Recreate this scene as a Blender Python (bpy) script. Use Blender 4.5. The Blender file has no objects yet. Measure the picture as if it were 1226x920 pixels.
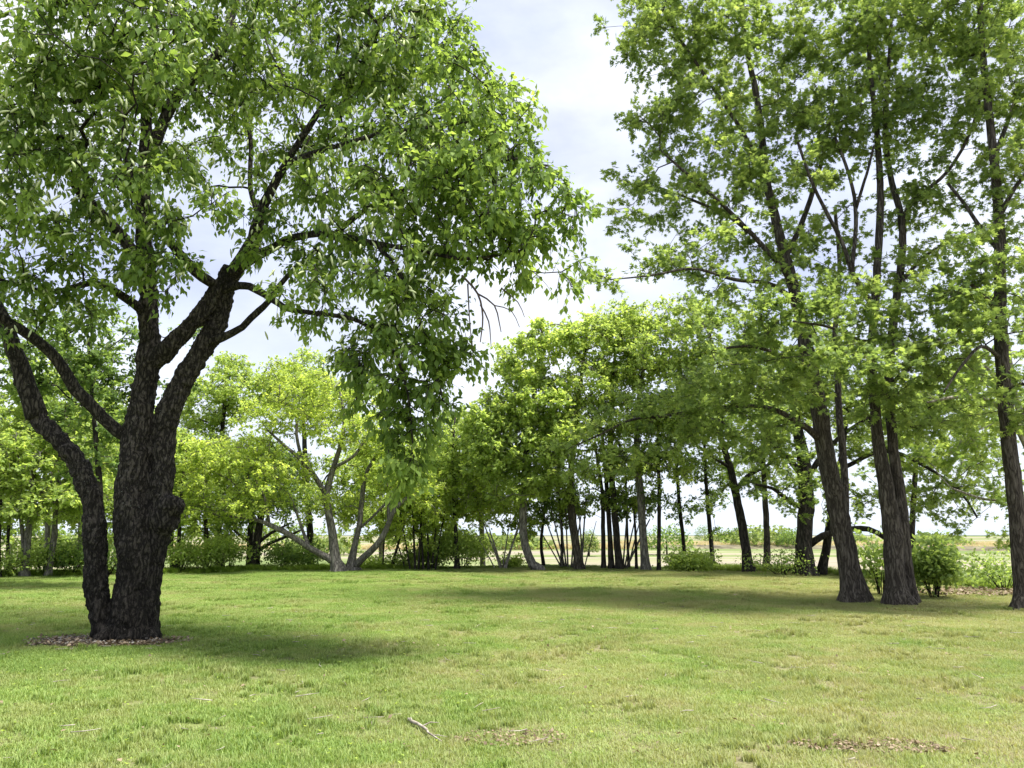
import bpy, math, random
import numpy as np
R = math.radians
rng = np.random.default_rng(11)
random.seed(5)
sc = bpy.context.scene
COL = sc.collection

# ------------------------------------------------------------------ camera
CAMH, PITCH, F = 1.6, R(10.6), 920.0
cd = bpy.data.cameras.new('camera'); cam = bpy.data.objects.new('camera', cd); COL.objects.link(cam)
cd.sensor_width = 36; cd.lens = 36 * F / 1226; cd.clip_end = 9000; cd.clip_start = 0.05
cam.location = (0, 0, CAMH); cam.rotation_euler = (R(90) + PITCH, 0, 0)
sc.camera = cam

def P(px, py, Y):
    dx, dy = (px - 613) / F, (460 - py) / F
    d = (dx, math.cos(PITCH) - math.sin(PITCH) * dy, math.sin(PITCH) + math.cos(PITCH) * dy)
    s = Y / d[1]
    return np.array([dx * s, Y, CAMH + d[2] * s]), s

# ------------------------------------------------------------------ ground shape
CX = np.array([-0.9, -0.70, -0.46, -0.23, 0.03, 0.20, 0.37, 0.53, 0.68, 0.95])
CY = np.array([24.0, 24.5, 27.5, 30.5, 31.5, 31.0, 28.0, 23.0, 19.5, 19.0])
def sstep(t):
    t = np.clip(t, 0, 1); return t * t * (3 - 2 * t)
def gh(x, y):
    x = np.asarray(x, float); y = np.asarray(y, float)
    a = x / np.maximum(y, 2.0)
    c = np.interp(a, CX, CY)
    h = -2.6 * sstep((y - c) / 24.0)
    h += 0.035 * np.sin(x * 0.55 + 1.0) * np.sin(y * 0.43) + 0.02 * np.sin(x * 1.3 + y * 0.9)
    return h

# ------------------------------------------------------------------ mesh helpers
def mk_mesh(name, V, loops, totals, attrs=None, smooth=False):
    me = bpy.data.meshes.new(name)
    V = np.ascontiguousarray(V, np.float32); loops = np.ascontiguousarray(loops, np.int32)
    totals = np.ascontiguousarray(totals, np.int32)
    me.vertices.add(len(V)); me.vertices.foreach_set('co', V.ravel())
    me.loops.add(len(loops)); me.loops.foreach_set('vertex_index', loops)
    me.polygons.add(len(totals))
    st = np.zeros(len(totals), np.int32); st[1:] = np.cumsum(totals)[:-1]
    me.polygons.foreach_set('loop_start', st)
    if smooth: me.polygons.foreach_set('use_smooth', np.ones(len(totals), bool))
    for k, v in (attrs or {}).items():
        a = me.attributes.new(k, 'FLOAT', 'POINT'); a.data.foreach_set('value', np.ascontiguousarray(v, np.float32))
    me.update(calc_edges=True)
    return me
def link(name, me, mat, parent=None, label=None):
    o = bpy.data.objects.new(name, me); COL.objects.link(o)
    if mat: me.materials.append(mat)
    if parent: o.parent = parent
    if label: o['label'] = label
    return o
def tag(o, label=None, cat=None, group=None, kind=None):
    if label: o['label'] = label
    if cat: o['category'] = cat
    if group: o['group'] = group
    if kind: o['kind'] = kind
    return o
def empty(name, loc, label, cat, group=None):
    o = bpy.data.objects.new(name, None); COL.objects.link(o); o.location = loc
    o.empty_display_size = 0.3
    return tag(o, label, cat, group)

class MB:
    """collects polygons with numpy blocks"""
    def __init__(s): s.V = []; s.L = []; s.T = []; s.n = 0; s.A = []
    def add(s, V, L, T, a=None):
        V = np.asarray(V, float); s.V.append(V); s.L.append(np.asarray(L) + s.n); s.T.append(np.asarray(T))
        s.A.append(np.full(len(V), 0.5) if a is None else a); s.n += len(V)
    def build(s, name, smooth=False):
        if not s.V:
            return mk_mesh(name, np.zeros((0, 3)), [], [])
        return mk_mesh(name, np.concatenate(s.V), np.concatenate(s.L), np.concatenate(s.T), {'tint': np.concatenate(s.A)}, smooth)

def nrm(v): return v / np.maximum(np.linalg.norm(v, axis=-1, keepdims=True), 1e-9)

def tube(mb, pts, rad, k, flare=0.0, wob=0.0):
    pts = np.asarray(pts, float); rad = np.asarray(rad, float); n = len(pts)
    t = np.gradient(pts, axis=0); t = nrm(t)
    ref = np.array([1.0, 0.13, 0.07]) if abs(t[0][2]) > 0.8 else np.array([0.1, 0.2, 1.0])
    u = np.zeros_like(pts)
    u0 = nrm(ref - t[0] * ref.dot(t[0]))
    for i in range(n):
        u0 = nrm(u0 - t[i] * u0.dot(t[i])); u[i] = u0
    w = np.cross(t, u)
    a = np.arange(k) * 2 * math.pi / k
    rr = rad[:, None] * np.ones((1, k))
    if wob:
        ph = rng.uniform(0, 6, 4)
        z = np.linspace(0, n * 0.35, n)[:, None]
        rr = rr * (1 + wob * np.sin(3 * a[None] + ph[0] + z) + wob * 0.7 * np.sin(5 * a[None] + ph[1] - z * 1.3) + wob * 0.5 * np.sin(2 * a[None] + ph[2] + z * 2.1))
    if flare:
        z = np.maximum(pts[:, 2:3] - pts[0, 2] - 0.25, 0) / 0.22
        ph = rng.uniform(0, 6)
        rr = rr * (1 + flare * 1.7 * np.exp(-z) * (0.55 + 0.45 * np.sin(5 * a[None] + ph)))
    V = pts[:, None] + rr[..., None] * (np.cos(a)[None, :, None] * u[:, None] + np.sin(a)[None, :, None] * w[:, None])
    V = V.reshape(-1, 3)
    i = np.arange(n - 1)[:, None] * k; j = np.arange(k)[None]; j2 = (j + 1) % k
    Q = np.stack([i + j, i + j2, i + k + j2, i + k + j], -1).reshape(-1)
    T = np.full((n - 1) * k, 4)
    Q = np.concatenate([Q, np.arange(k)[::-1], (n - 1) * k + np.arange(k)]); T = np.concatenate([T, [k, k]])
    mb.add(V, Q, T)

# leaf templates: (verts x=side, y=along, z=normal), faces
LANCE = (np.array([[0, 0, 0], [-.29, .45, .06], [0, .5, -.02], [.29, .45, .06], [0, 1, -.16]]), [(0, 2, 1), (1, 2, 4), (0, 3, 2), (2, 3, 4)])
OVAL = (np.array([[0, 0, 0], [-.34, .5, .05], [.34, .5, .05], [0, 1, -.12]]), [(0, 2, 1), (1, 2, 3)])
STAR = (np.array([[0, 0, 0], [-.11, .38, 0], [.11, .38, 0], [-.1, .68, 0], [.1, .68, 0], [0, 1.02, -.12],
                  [-.46, .40, -.08], [.46, .40, -.08], [-.44, .78, -.08], [.44, .78, -.08]]),
        [(0, 2, 1), (1, 2, 4, 3), (3, 4, 5), (0, 1, 6), (2, 0, 7), (1, 3, 8), (4, 2, 9)])
def leaves(mb, pos, axis, normal, size, tmpl, tint):
    TV, TF = tmpl
    axis = nrm(axis); normal = nrm(normal - axis * (normal * axis).sum(-1, keepdims=True)); side = np.cross(axis, normal)
    S = size[:, None, None]
    V = pos[:, None] + S * (TV[None, :, 0:1] * side[:, None] + TV[None, :, 1:2] * axis[:, None] + TV[None, :, 2:3] * normal[:, None])
    n, k = len(pos), len(TV)
    fl = np.concatenate([np.array(f) for f in TF]); ft = np.array([len(f) for f in TF])
    L = (np.arange(n)[:, None] * k + fl[None]).reshape(-1); T = np.tile(ft, n)
    mb.add(V.reshape(-1, 3), L, T, np.repeat(tint, k))

# ------------------------------------------------------------------ materials
def newmat(name):
    m = bpy.data.materials.new(name); m.use_nodes = True; nt = m.node_tree; nt.nodes.clear()
    return m, nt, nt.nodes, nt.links
def N(nt, typ, **kw):
    n = nt.nodes.new(typ)
    for k, v in kw.items():
        if k.startswith('i_'):
            key = k[2:]; key = int(key) if key.isdigit() else key.replace('_', ' ')
            n.inputs[key].default_value = v
        else: setattr(n, k, v)
    return n
def ramp(nt, stops, fac=None, interp='LINEAR'):
    r = nt.nodes.new('ShaderNodeValToRGB'); r.color_ramp.interpolation = interp
    e = r.color_ramp.elements
    while len(e) < len(stops): e.new(0.5)
    for el, (p, c) in zip(e, stops):
        el.position = p; el.color = (*c, 1) if len(c) == 3 else c
    if fac is not None: nt.links.new(fac, r.inputs[0])
    return r
def g(v): return (v, v, v)
def noise(nt, vec, scale, detail=4, rough=0.55):
    n = nt.nodes.new('ShaderNodeTexNoise'); n.inputs['Scale'].default_value = scale; n.inputs['Detail'].default_value = detail
    n.inputs['Roughness'].default_value = rough
    if vec is not None: nt.links.new(vec, n.inputs['Vector'])
    return n.outputs['Fac']
def mixc(nt, fac, a, b, mode='MIX'):
    m = nt.nodes.new('ShaderNodeMix'); m.data_type = 'RGBA'; m.blend_type = mode
    for s, v in ((m.inputs[0], fac), (m.inputs[6], a), (m.inputs[7], b)):
        if isinstance(v, (float, int)): s.default_value = v
        elif isinstance(v, tuple): s.default_value = (*v, 1) if len(v) == 3 else v
        else: nt.links.new(v, s)
    return m.outputs[2]
def mapping(nt, vec, scale=(1, 1, 1), rot=(0, 0, 0)):
    m = nt.nodes.new('ShaderNodeMapping'); m.inputs['Scale'].default_value = scale; m.inputs['Rotation'].default_value = rot
    nt.links.new(vec, m.inputs['Vector']); return m.outputs[0]

def leaf_mat(name, dark, mid, light, transl=0.55, tcol=None, rough=0.55):
    dark, mid, light = [(c[0] * 1.2, c[1] * 1.15, c[2] * 1.15) for c in (dark, mid, light)]
    m, nt, nd, lk = newmat(name)
    at = N(nt, 'ShaderNodeAttribute', attribute_name='tint')
    geo = N(nt, 'ShaderNodeNewGeometry')
    nz = noise(nt, geo.outputs['Position'], 0.9, 2)
    ad = N(nt, 'ShaderNodeMath', operation='MULTIPLY_ADD'); lk.new(nz, ad.inputs[0]); ad.inputs[1].default_value = 0.7; ad.inputs[2].default_value = -0.35
    s = N(nt, 'ShaderNodeMath', operation='ADD', use_clamp=True); lk.new(ad.outputs[0], s.inputs[0]); lk.new(at.outputs['Fac'], s.inputs[1])
    r = ramp(nt, [(0.05, dark), (0.5, mid), (0.95, light)], s.outputs[0])
    b = N(nt, 'ShaderNodeBsdfPrincipled', i_Roughness=rough); lk.new(r.outputs[0], b.inputs['Base Color'])
    b.inputs['Specular IOR Level'].default_value = 0.2
    tr = N(nt, 'ShaderNodeBsdfTranslucent')
    tc = mixc(nt, 1.0, r.outputs[0], (1.9, 1.75, 1.1) if tcol is None else tcol, 'MULTIPLY'); lk.new(tc, tr.inputs[0])
    ms = N(nt, 'ShaderNodeMixShader', i_0=transl); lk.new(b.outputs[0], ms.inputs[1]); lk.new(tr.outputs[0], ms.inputs[2])
    o = N(nt, 'ShaderNodeOutputMaterial'); lk.new(ms.outputs[0], o.inputs[0])
    return m

def bark_mat(name, dark, light, fleck=(0.3, 0.31, 0.28), ridge=22.0, stretch=0.16, flk=0.64, bump=0.6, zdark=None):
    m, nt, nd, lk = newmat(name)
    tc = N(nt, 'ShaderNodeTexCoord')
    v = mapping(nt, tc.outputs['Object'], (1, 1, stretch))
    n0 = noise(nt, tc.outputs['Object'], 2.5, 3)
    w = N(nt, 'ShaderNodeVectorMath', operation='MULTIPLY_ADD')
    nn = N(nt, 'ShaderNodeTexNoise', i_Scale=3.0, i_Detail=2.0); lk.new(tc.outputs['Object'], nn.inputs['Vector'])
    lk.new(nn.outputs['Color'], w.inputs[0]); w.inputs[1].default_value = (0.12, 0.12, 0.05); lk.new(v, w.inputs[2])
    r0 = noise(nt, w.outputs[0], ridge * 0.75, 3, 0.5)
    m0 = N(nt, 'ShaderNodeMath', operation='MULTIPLY_ADD'); lk.new(r0, m0.inputs[0]); m0.inputs[1].default_value = 2.0; m0.inputs[2].default_value = -1.0
    m1 = N(nt, 'ShaderNodeMath', operation='ABSOLUTE'); lk.new(m0.outputs[0], m1.inputs[0])
    rg = ramp(nt, [(0.0, g(0.12)), (0.10, g(0.6)), (0.35, g(1.0))], m1.outputs[0])
    n1 = noise(nt, w.outputs[0], ridge * 2.4, 5, 0.7)
    ht = N(nt, 'ShaderNodeMath', operation='MULTIPLY'); lk.new(rg.outputs[0], ht.inputs[0]); lk.new(n1, ht.inputs[1])
    c = ramp(nt, [(0.05, tuple(x * 0.5 for x in dark)), (0.28, dark), (0.60, light)], ht.outputs[0]).outputs[0]
    lf = ramp(nt, [(flk, g(0.0)), (flk + 0.07, g(1.0))], noise(nt, tc.outputs['Object'], 30, 4, 0.7)).outputs[0]
    lp = ramp(nt, [(0.42, g(0.0)), (0.62, g(1.0))], n0).outputs[0]
    lfm = N(nt, 'ShaderNodeMath', operation='MULTIPLY'); lk.new(lf, lfm.inputs[0]); lk.new(lp, lfm.inputs[1])
    c = mixc(nt, lfm.outputs[0], c, fleck)
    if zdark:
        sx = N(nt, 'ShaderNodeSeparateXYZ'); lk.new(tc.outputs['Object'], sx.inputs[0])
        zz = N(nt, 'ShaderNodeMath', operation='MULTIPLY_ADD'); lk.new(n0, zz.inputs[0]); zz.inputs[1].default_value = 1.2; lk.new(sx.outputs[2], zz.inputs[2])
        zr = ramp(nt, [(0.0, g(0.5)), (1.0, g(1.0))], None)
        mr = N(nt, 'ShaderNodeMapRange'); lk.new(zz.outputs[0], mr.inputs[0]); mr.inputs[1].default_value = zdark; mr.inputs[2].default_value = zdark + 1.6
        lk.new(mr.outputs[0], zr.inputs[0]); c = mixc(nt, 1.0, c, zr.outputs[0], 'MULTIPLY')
    b = N(nt, 'ShaderNodeBsdfPrincipled', i_Roughness=0.9); lk.new(c, b.inputs['Base Color']); b.inputs['Specular IOR Level'].default_value = 0.2
    bp = N(nt, 'ShaderNodeBump', i_Strength=bump, i_Distance=0.05); lk.new(ht.outputs[0], bp.inputs['Height']); lk.new(bp.outputs[0], b.inputs['Normal'])
    o = N(nt, 'ShaderNodeOutputMaterial'); lk.new(b.outputs[0], o.inputs[0])
    return m

def lawn_patches(nt, vec):
    """world-position masks shared by the soil sheet and the blades: (dry, bare, lush)"""
    lk = nt.links
    big = noise(nt, vec, 0.16, 3); med = noise(nt, vec, 0.75, 4, 0.6); fine = noise(nt, vec, 3.2, 4, 0.65)
    sx = N(nt, 'ShaderNodeSeparateXYZ'); lk.new(vec, sx.inputs[0])
    xr = N(nt, 'ShaderNodeMapRange'); lk.new(sx.outputs[0], xr.inputs[0]); xr.inputs[1].default_value = -5; xr.inputs[2].default_value = 6
    a = N(nt, 'ShaderNodeMath', operation='MULTIPLY_ADD'); lk.new(xr.outputs[0], a.inputs[0]); a.inputs[1].default_value = 0.24; lk.new(med, a.inputs[2])
    b = N(nt, 'ShaderNodeMath', operation='MULTIPLY_ADD'); lk.new(fine, b.inputs[0]); b.inputs[1].default_value = 0.55; lk.new(a.outputs[0], b.inputs[2])
    c = N(nt, 'ShaderNodeMath', operation='MULTIPLY_ADD'); lk.new(big, c.inputs[0]); c.inputs[1].default_value = 0.5; lk.new(b.outputs[0], c.inputs[2])
    dry = ramp(nt, [(0.465, g(0)), (0.65, g(1))], None); 
    hf = N(nt, 'ShaderNodeMath', operation='MULTIPLY'); lk.new(c.outputs[0], hf.inputs[0]); hf.inputs[1].default_value = 0.48
    lk.new(hf.outputs[0], dry.inputs[0])
    return dry.outputs[0], big, med, fine

def grass_mat(name, stops, dryc, transl=0.35, drymix=0.75):
    m, nt, nd, lk = newmat(name)
    geo = N(nt, 'ShaderNodeNewGeometry'); dry, big, med, fine = lawn_patches(nt, geo.outputs['Position'])
    at = N(nt, 'ShaderNodeAttribute', attribute_name='tint')
    s = N(nt, 'ShaderNodeMath', operation='MULTIPLY_ADD', use_clamp=True); lk.new(big, s.inputs[0]); s.inputs[1].default_value = 0.8
    s2 = N(nt, 'ShaderNodeMath', operation='ADD'); lk.new(at.outputs['Fac'], s2.inputs[0]); s2.inputs[1].default_value = -0.4; lk.new(s2.outputs[0], s.inputs[2])
    r = ramp(nt, stops, s.outputs[0])
    dm = N(nt, 'ShaderNodeMath', operation='MULTIPLY'); lk.new(dry, dm.inputs[0]); dm.inputs[1].default_value = drymix
    c = mixc(nt, dm.outputs[0], r.outputs[0], dryc)
    b = N(nt, 'ShaderNodeBsdfPrincipled', i_Roughness=0.55); lk.new(c, b.inputs['Base Color']); b.inputs['Specular IOR Level'].default_value = 0.25
    tr = N(nt, 'ShaderNodeBsdfTranslucent'); tc = mixc(nt, 1.0, c, (1.6, 1.5, 0.9), 'MULTIPLY'); lk.new(tc, tr.inputs[0])
    ms = N(nt, 'ShaderNodeMixShader', i_0=transl); lk.new(b.outputs[0], ms.inputs[1]); lk.new(tr.outputs[0], ms.inputs[2])
    o = N(nt, 'ShaderNodeOutputMaterial'); lk.new(ms.outputs[0], o.inputs[0])
    return m

def plain(name, col, rough=0.9, var=0.25, scale=8, col2=None):
    m, nt, nd, lk = newmat(name)
    tc = N(nt, 'ShaderNodeTexCoord')
    nz = noise(nt, tc.outputs['Object'], scale, 5, 0.6)
    c2 = col2 or tuple(min(1, x * (1 + var)) for x in col)
    r = ramp(nt, [(0.35, tuple(x * (1 - var) for x in col)), (0.68, c2)], nz)
    b = N(nt, 'ShaderNodeBsdfPrincipled', i_Roughness=rough); lk.new(r.outputs[0], b.inputs['Base Color']); b.inputs['Specular IOR Level'].default_value = 0.2
    bp = N(nt, 'ShaderNodeBump', i_Strength=0.4, i_Distance=0.02); lk.new(nz, bp.inputs['Height']); lk.new(bp.outputs[0], b.inputs['Normal'])
    o = N(nt, 'ShaderNodeOutputMaterial'); lk.new(b.outputs[0], o.inputs[0])
    return m

M = {}
M['cherry_leaf'] = leaf_mat('cherry_leaf', (0.065, 0.12, 0.030), (0.140, 0.225, 0.052), (0.24, 0.35, 0.09))
M['oak_leaf'] = leaf_mat('oak_leaf', (0.085, 0.14, 0.045), (0.155, 0.235, 0.070), (0.25, 0.34, 0.11))
M['maple_leaf'] = leaf_mat('maple_leaf', (0.14, 0.21, 0.06), (0.23, 0.33, 0.09), (0.33, 0.43, 0.14))
M['yellow_leaf'] = leaf_mat('yellow_leaf', (0.16, 0.24, 0.045), (0.27, 0.37, 0.085), (0.38, 0.48, 0.13))
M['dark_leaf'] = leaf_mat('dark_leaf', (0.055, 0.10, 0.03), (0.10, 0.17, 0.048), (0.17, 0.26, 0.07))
M['pale_leaf'] = leaf_mat('pale_leaf', (0.11, 0.18, 0.05), (0.17, 0.26, 0.07), (0.25, 0.34, 0.11))
M['far_leaf'] = leaf_mat('far_leaf', (0.09, 0.14, 0.05), (0.14, 0.20, 0.07), (0.20, 0.26, 0.10))
M['blossom'] = plain('blossom', (0.50, 0.56, 0.30), 0.7, 0.2, 20)
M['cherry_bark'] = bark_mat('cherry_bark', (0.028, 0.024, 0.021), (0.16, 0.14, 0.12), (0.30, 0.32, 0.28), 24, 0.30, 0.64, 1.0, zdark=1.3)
M['oak_bark'] = bark_mat('oak_bark', (0.055, 0.046, 0.038), (0.17, 0.150, 0.125), (0.24, 0.25, 0.20), 22, 0.12, 0.68, 0.7)
M['grey_bark'] = bark_mat('grey_bark', (0.12, 0.11, 0.10), (0.30, 0.28, 0.25), (0.4, 0.4, 0.36), 16, 0.2, 0.62, 0.4)
M['dark_bark'] = bark_mat('dark_bark', (0.025, 0.022, 0.02), (0.08, 0.07, 0.06), (0.14, 0.14, 0.12), 14, 0.2, 0.68, 0.5)
M['pale_bark'] = bark_mat('pale_bark', (0.2, 0.18, 0.15), (0.42, 0.39, 0.34), (0.5, 0.5, 0.45), 14, 0.3, 0.6, 0.3)
M['dead_twig'] = plain('dead_twig', (0.12, 0.085, 0.07), 0.9)

GST = [(0.0, (0.105, 0.18, 0.04)), (0.45, (0.195, 0.295, 0.068)), (1.0, (0.32, 0.41, 0.125))]
M['grass'] = grass_mat('grass', GST, (0.35, 0.33, 0.17), drymix=0.72)
M['weeds'] = grass_mat('weeds', [(0.0, (0.10, 0.18, 0.02)), (0.5, (0.20, 0.31, 0.04)), (1.0, (0.32, 0.42, 0.08))], (0.3, 0.33, 0.12), drymix=0.3)
M['straw'] = grass_mat('straw', [(0.0, (0.36, 0.31, 0.19)), (0.5, (0.46, 0.41, 0.27)), (1.0, (0.56, 0.52, 0.36))], (0.45, 0.39, 0.25))

# lawn sheet
m, nt, nd, lk = newmat('lawn_soil')
geo = N(nt, 'ShaderNodeNewGeometry'); dry, big, med, fine = lawn_patches(nt, geo.outputs['Position'])
gr = ramp(nt, [(0.25, (0.06, 0.08, 0.025)), (0.55, (0.13, 0.17, 0.045)), (0.8, (0.22, 0.27, 0.08))], noise(nt, geo.outputs['Position'], 9, 6, 0.7))
soil = ramp(nt, [(0.3, (0.10, 0.08, 0.05)), (0.5, (0.21, 0.18, 0.11)), (0.75, (0.32, 0.29, 0.19))], noise(nt, geo.outputs['Position'], 26, 6, 0.75))
c = mixc(nt, dry, gr.outputs[0], soil.outputs[0])
b = N(nt, 'ShaderNodeBsdfPrincipled', i_Roughness=0.95); lk.new(c, b.inputs['Base Color']); b.inputs['Specular IOR Level'].default_value = 0.1
bp = N(nt, 'ShaderNodeBump', i_Strength=0.6, i_Distance=0.04); lk.new(noise(nt, geo.outputs['Position'], 35, 5, 0.7), bp.inputs['Height']); lk.new(bp.outputs[0], b.inputs['Normal'])
o = N(nt, 'ShaderNodeOutputMaterial'); lk.new(b.outputs[0], o.inputs[0]); M['lawn'] = m

# marsh sheet
m, nt, nd, lk = newmat('marsh')
geo = N(nt, 'ShaderNodeNewGeometry')
v = mapping(nt, geo.outputs['Position'], (0.014, 0.085, 1.0), (0, 0, 0.04))
band = noise(nt, v, 1.0, 5, 0.55)
c = ramp(nt, [(0.38, (0.13, 0.17, 0.06)), (0.46, (0.20, 0.23, 0.10)), (0.52, (0.26, 0.24, 0.16)), (0.58, (0.28, 0.24, 0.20)), (0.64, (0.20, 0.22, 0.10))], band).outputs[0]
f2 = noise(nt, mapping(nt, geo.outputs['Position'], (0.25, 0.6, 1)), 1.0, 6, 0.7)
c = mixc(nt, 1.0, c, ramp(nt, [(0.3, g(0.72)), (0.7, g(1.1))], f2).outputs[0], 'MULTIPLY')
b = N(nt, 'ShaderNodeBsdfPrincipled', i_Roughness=0.95); lk.new(c, b.inputs['Base Color']); b.inputs['Specular IOR Level'].default_value = 0.1
o = N(nt, 'ShaderNodeOutputMaterial'); lk.new(b.outputs[0], o.inputs[0]); M['marsh'] = m

m, nt, nd, lk = newmat('bay_water')
geo = N(nt, 'ShaderNodeNewGeometry')
b = N(nt, 'ShaderNodeBsdfPrincipled', i_Roughness=0.45); b.inputs['Base Color'].default_value = (0.22, 0.26, 0.30, 1)
bp = N(nt, 'ShaderNodeBump', i_Strength=0.5, i_Distance=0.3); lk.new(noise(nt, mapping(nt, geo.outputs['Position'], (0.2, 0.5, 1)), 1.0, 4), bp.inputs['Height']); lk.new(bp.outputs[0], b.inputs['Normal'])
o = N(nt, 'ShaderNodeOutputMaterial'); lk.new(b.outputs[0], o.inputs[0]); M['water'] = m
M['mud'] = plain('mud', (0.09, 0.075, 0.05), 0.8, 0.3, 0.5, (0.20, 0.18, 0.11))
M['litter_soil'] = plain('litter_soil', (0.055, 0.036, 0.024), 0.95, 0.5, 14)
M['chip'] = plain('chip', (0.20, 0.17, 0.135), 0.9, 0.6, 3, (0.50, 0.48, 0.43))
M['brown_leaf'] = leaf_mat('brown_leaf', (0.09, 0.07, 0.042), (0.17, 0.135, 0.085), (0.28, 0.23, 0.16), 0.15, (1.2, 1, 0.8))
M['stick'] = plain('stick', (0.30, 0.25, 0.20), 0.9, 0.4, 12, (0.50, 0.46, 0.40))

# ------------------------------------------------------------------ setting sheets
def grid(name, xs, ys, hf, mat):
    X, Y = np.meshgrid(xs, ys); Z = hf(X, Y)
    V = np.stack([X, Y, Z], -1).reshape(-1, 3); nx, ny = len(xs), len(ys)
    i = np.arange(ny - 1)[:, None] * nx + np.arange(nx - 1)[None]
    Q = np.stack([i, i + 1, i + nx + 1, i + nx], -1).reshape(-1)
    o = link(name, mk_mesh(name, V, Q, np.full((nx - 1) * (ny - 1), 4), smooth=True), mat)
    return tag(o, kind='structure')
lawn = grid('lawn', np.linspace(-60, 60, 241), np.linspace(-25, 62, 175), gh, M['lawn'])
def mh(X, Y):
    return -1.62 + 0.0 * X + 0.05 * np.sin(X * 0.05) * np.sin(Y * 0.07) - 0.35 * np.exp(-((Y - (118 + 10 * np.sin(X * 0.03) - 0.28 * (X - 30))) / 2.2) ** 2)
xs = np.concatenate([np.linspace(-2500, -140, 30), np.linspace(-130, 150, 113), np.linspace(160, 2500, 30)])
ys = np.concatenate([np.linspace(24, 170, 147), np.linspace(175, 420, 40)])
marsh = grid('marsh', xs, ys, mh, M['marsh'])
water = grid('bay_water', np.linspace(-6000, 6000, 5), np.linspace(330, 8000, 8), lambda X, Y: -1.50 + 0 * X, M['water'])
# muddy creek cut through the marsh
MBc = MB(); n = 90
cx = np.linspace(-20, 150, n); cy = 118 + 10 * np.sin(cx * 0.03) - 0.28 * (cx - 30)
wv = 1.5 + 0.5 * np.sin(cx * 0.4)
A = np.stack([cx, cy - wv, np.full(n, -1.66)], -1); B = np.stack([cx, cy + wv, np.full(n, -1.12)], -1)
B2 = np.stack([cx, cy + wv + 1.2, np.full(n, -1.75)], -1); A2 = np.stack([cx, cy - wv - .6, np.full(n, -1.8)], -1)
V = np.stack([A2, A, B, B2], 1).reshape(-1, 3)
i = np.arange(n - 1)[:, None] * 4 + np.arange(3)[None]
Q = np.stack([i, i + 4, i + 5, i + 1], -1).reshape(-1)
MBc.add(V, Q, np.full((n - 1) * 3, 4))
tag(link('creek_bank', MBc.build('creek_bank'), M['mud']), kind='structure')

# ------------------------------------------------------------------ tree generator
def catmull(pts, step=0.18):
    pts = np.asarray(pts, float); n = len(pts); out = []
    ext = np.vstack([2 * pts[0] - pts[1], pts, 2 * pts[-1] - pts[-2]])
    for i in range(n - 1):
        p0, p1, p2, p3 = ext[i:i + 4]
        m_ = max(2, int(np.linalg.norm((p2 - p1)[:3]) / step))
        t = (np.arange(m_) / m_)[:, None]
        out.append(0.5 * (2 * p1 + (p2 - p0) * t + (2 * p0 - 5 * p1 + 4 * p2 - p3) * t ** 2 + (3 * p1 - p0 - 3 * p2 + p3) * t ** 3))
    out.append(pts[-1:]); return np.vstack(out)

WS = 1.0
def px_limb(lst, step, ground=False, base=None):
    """[(px,py,Y,width_px)] -> dense Nx4 (x,y,z,r)"""
    a = []
    for (px, py, Y, w) in lst:
        p, s = P(px, py, Y); a.append([*p, w / 2 * s / F * WS])
    a = np.array(a)
    if ground:
        a[0, 2] = gh(a[0, 0], a[0, 1]) + 0.02
        b0 = a[0].copy(); b0[2] -= 0.25; b0[3] *= 1.1; a = np.vstack([b0, a])
    d = catmull(a, step); d[:, 3] = np.maximum(d[:, 3], 0.004)
    return d

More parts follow.
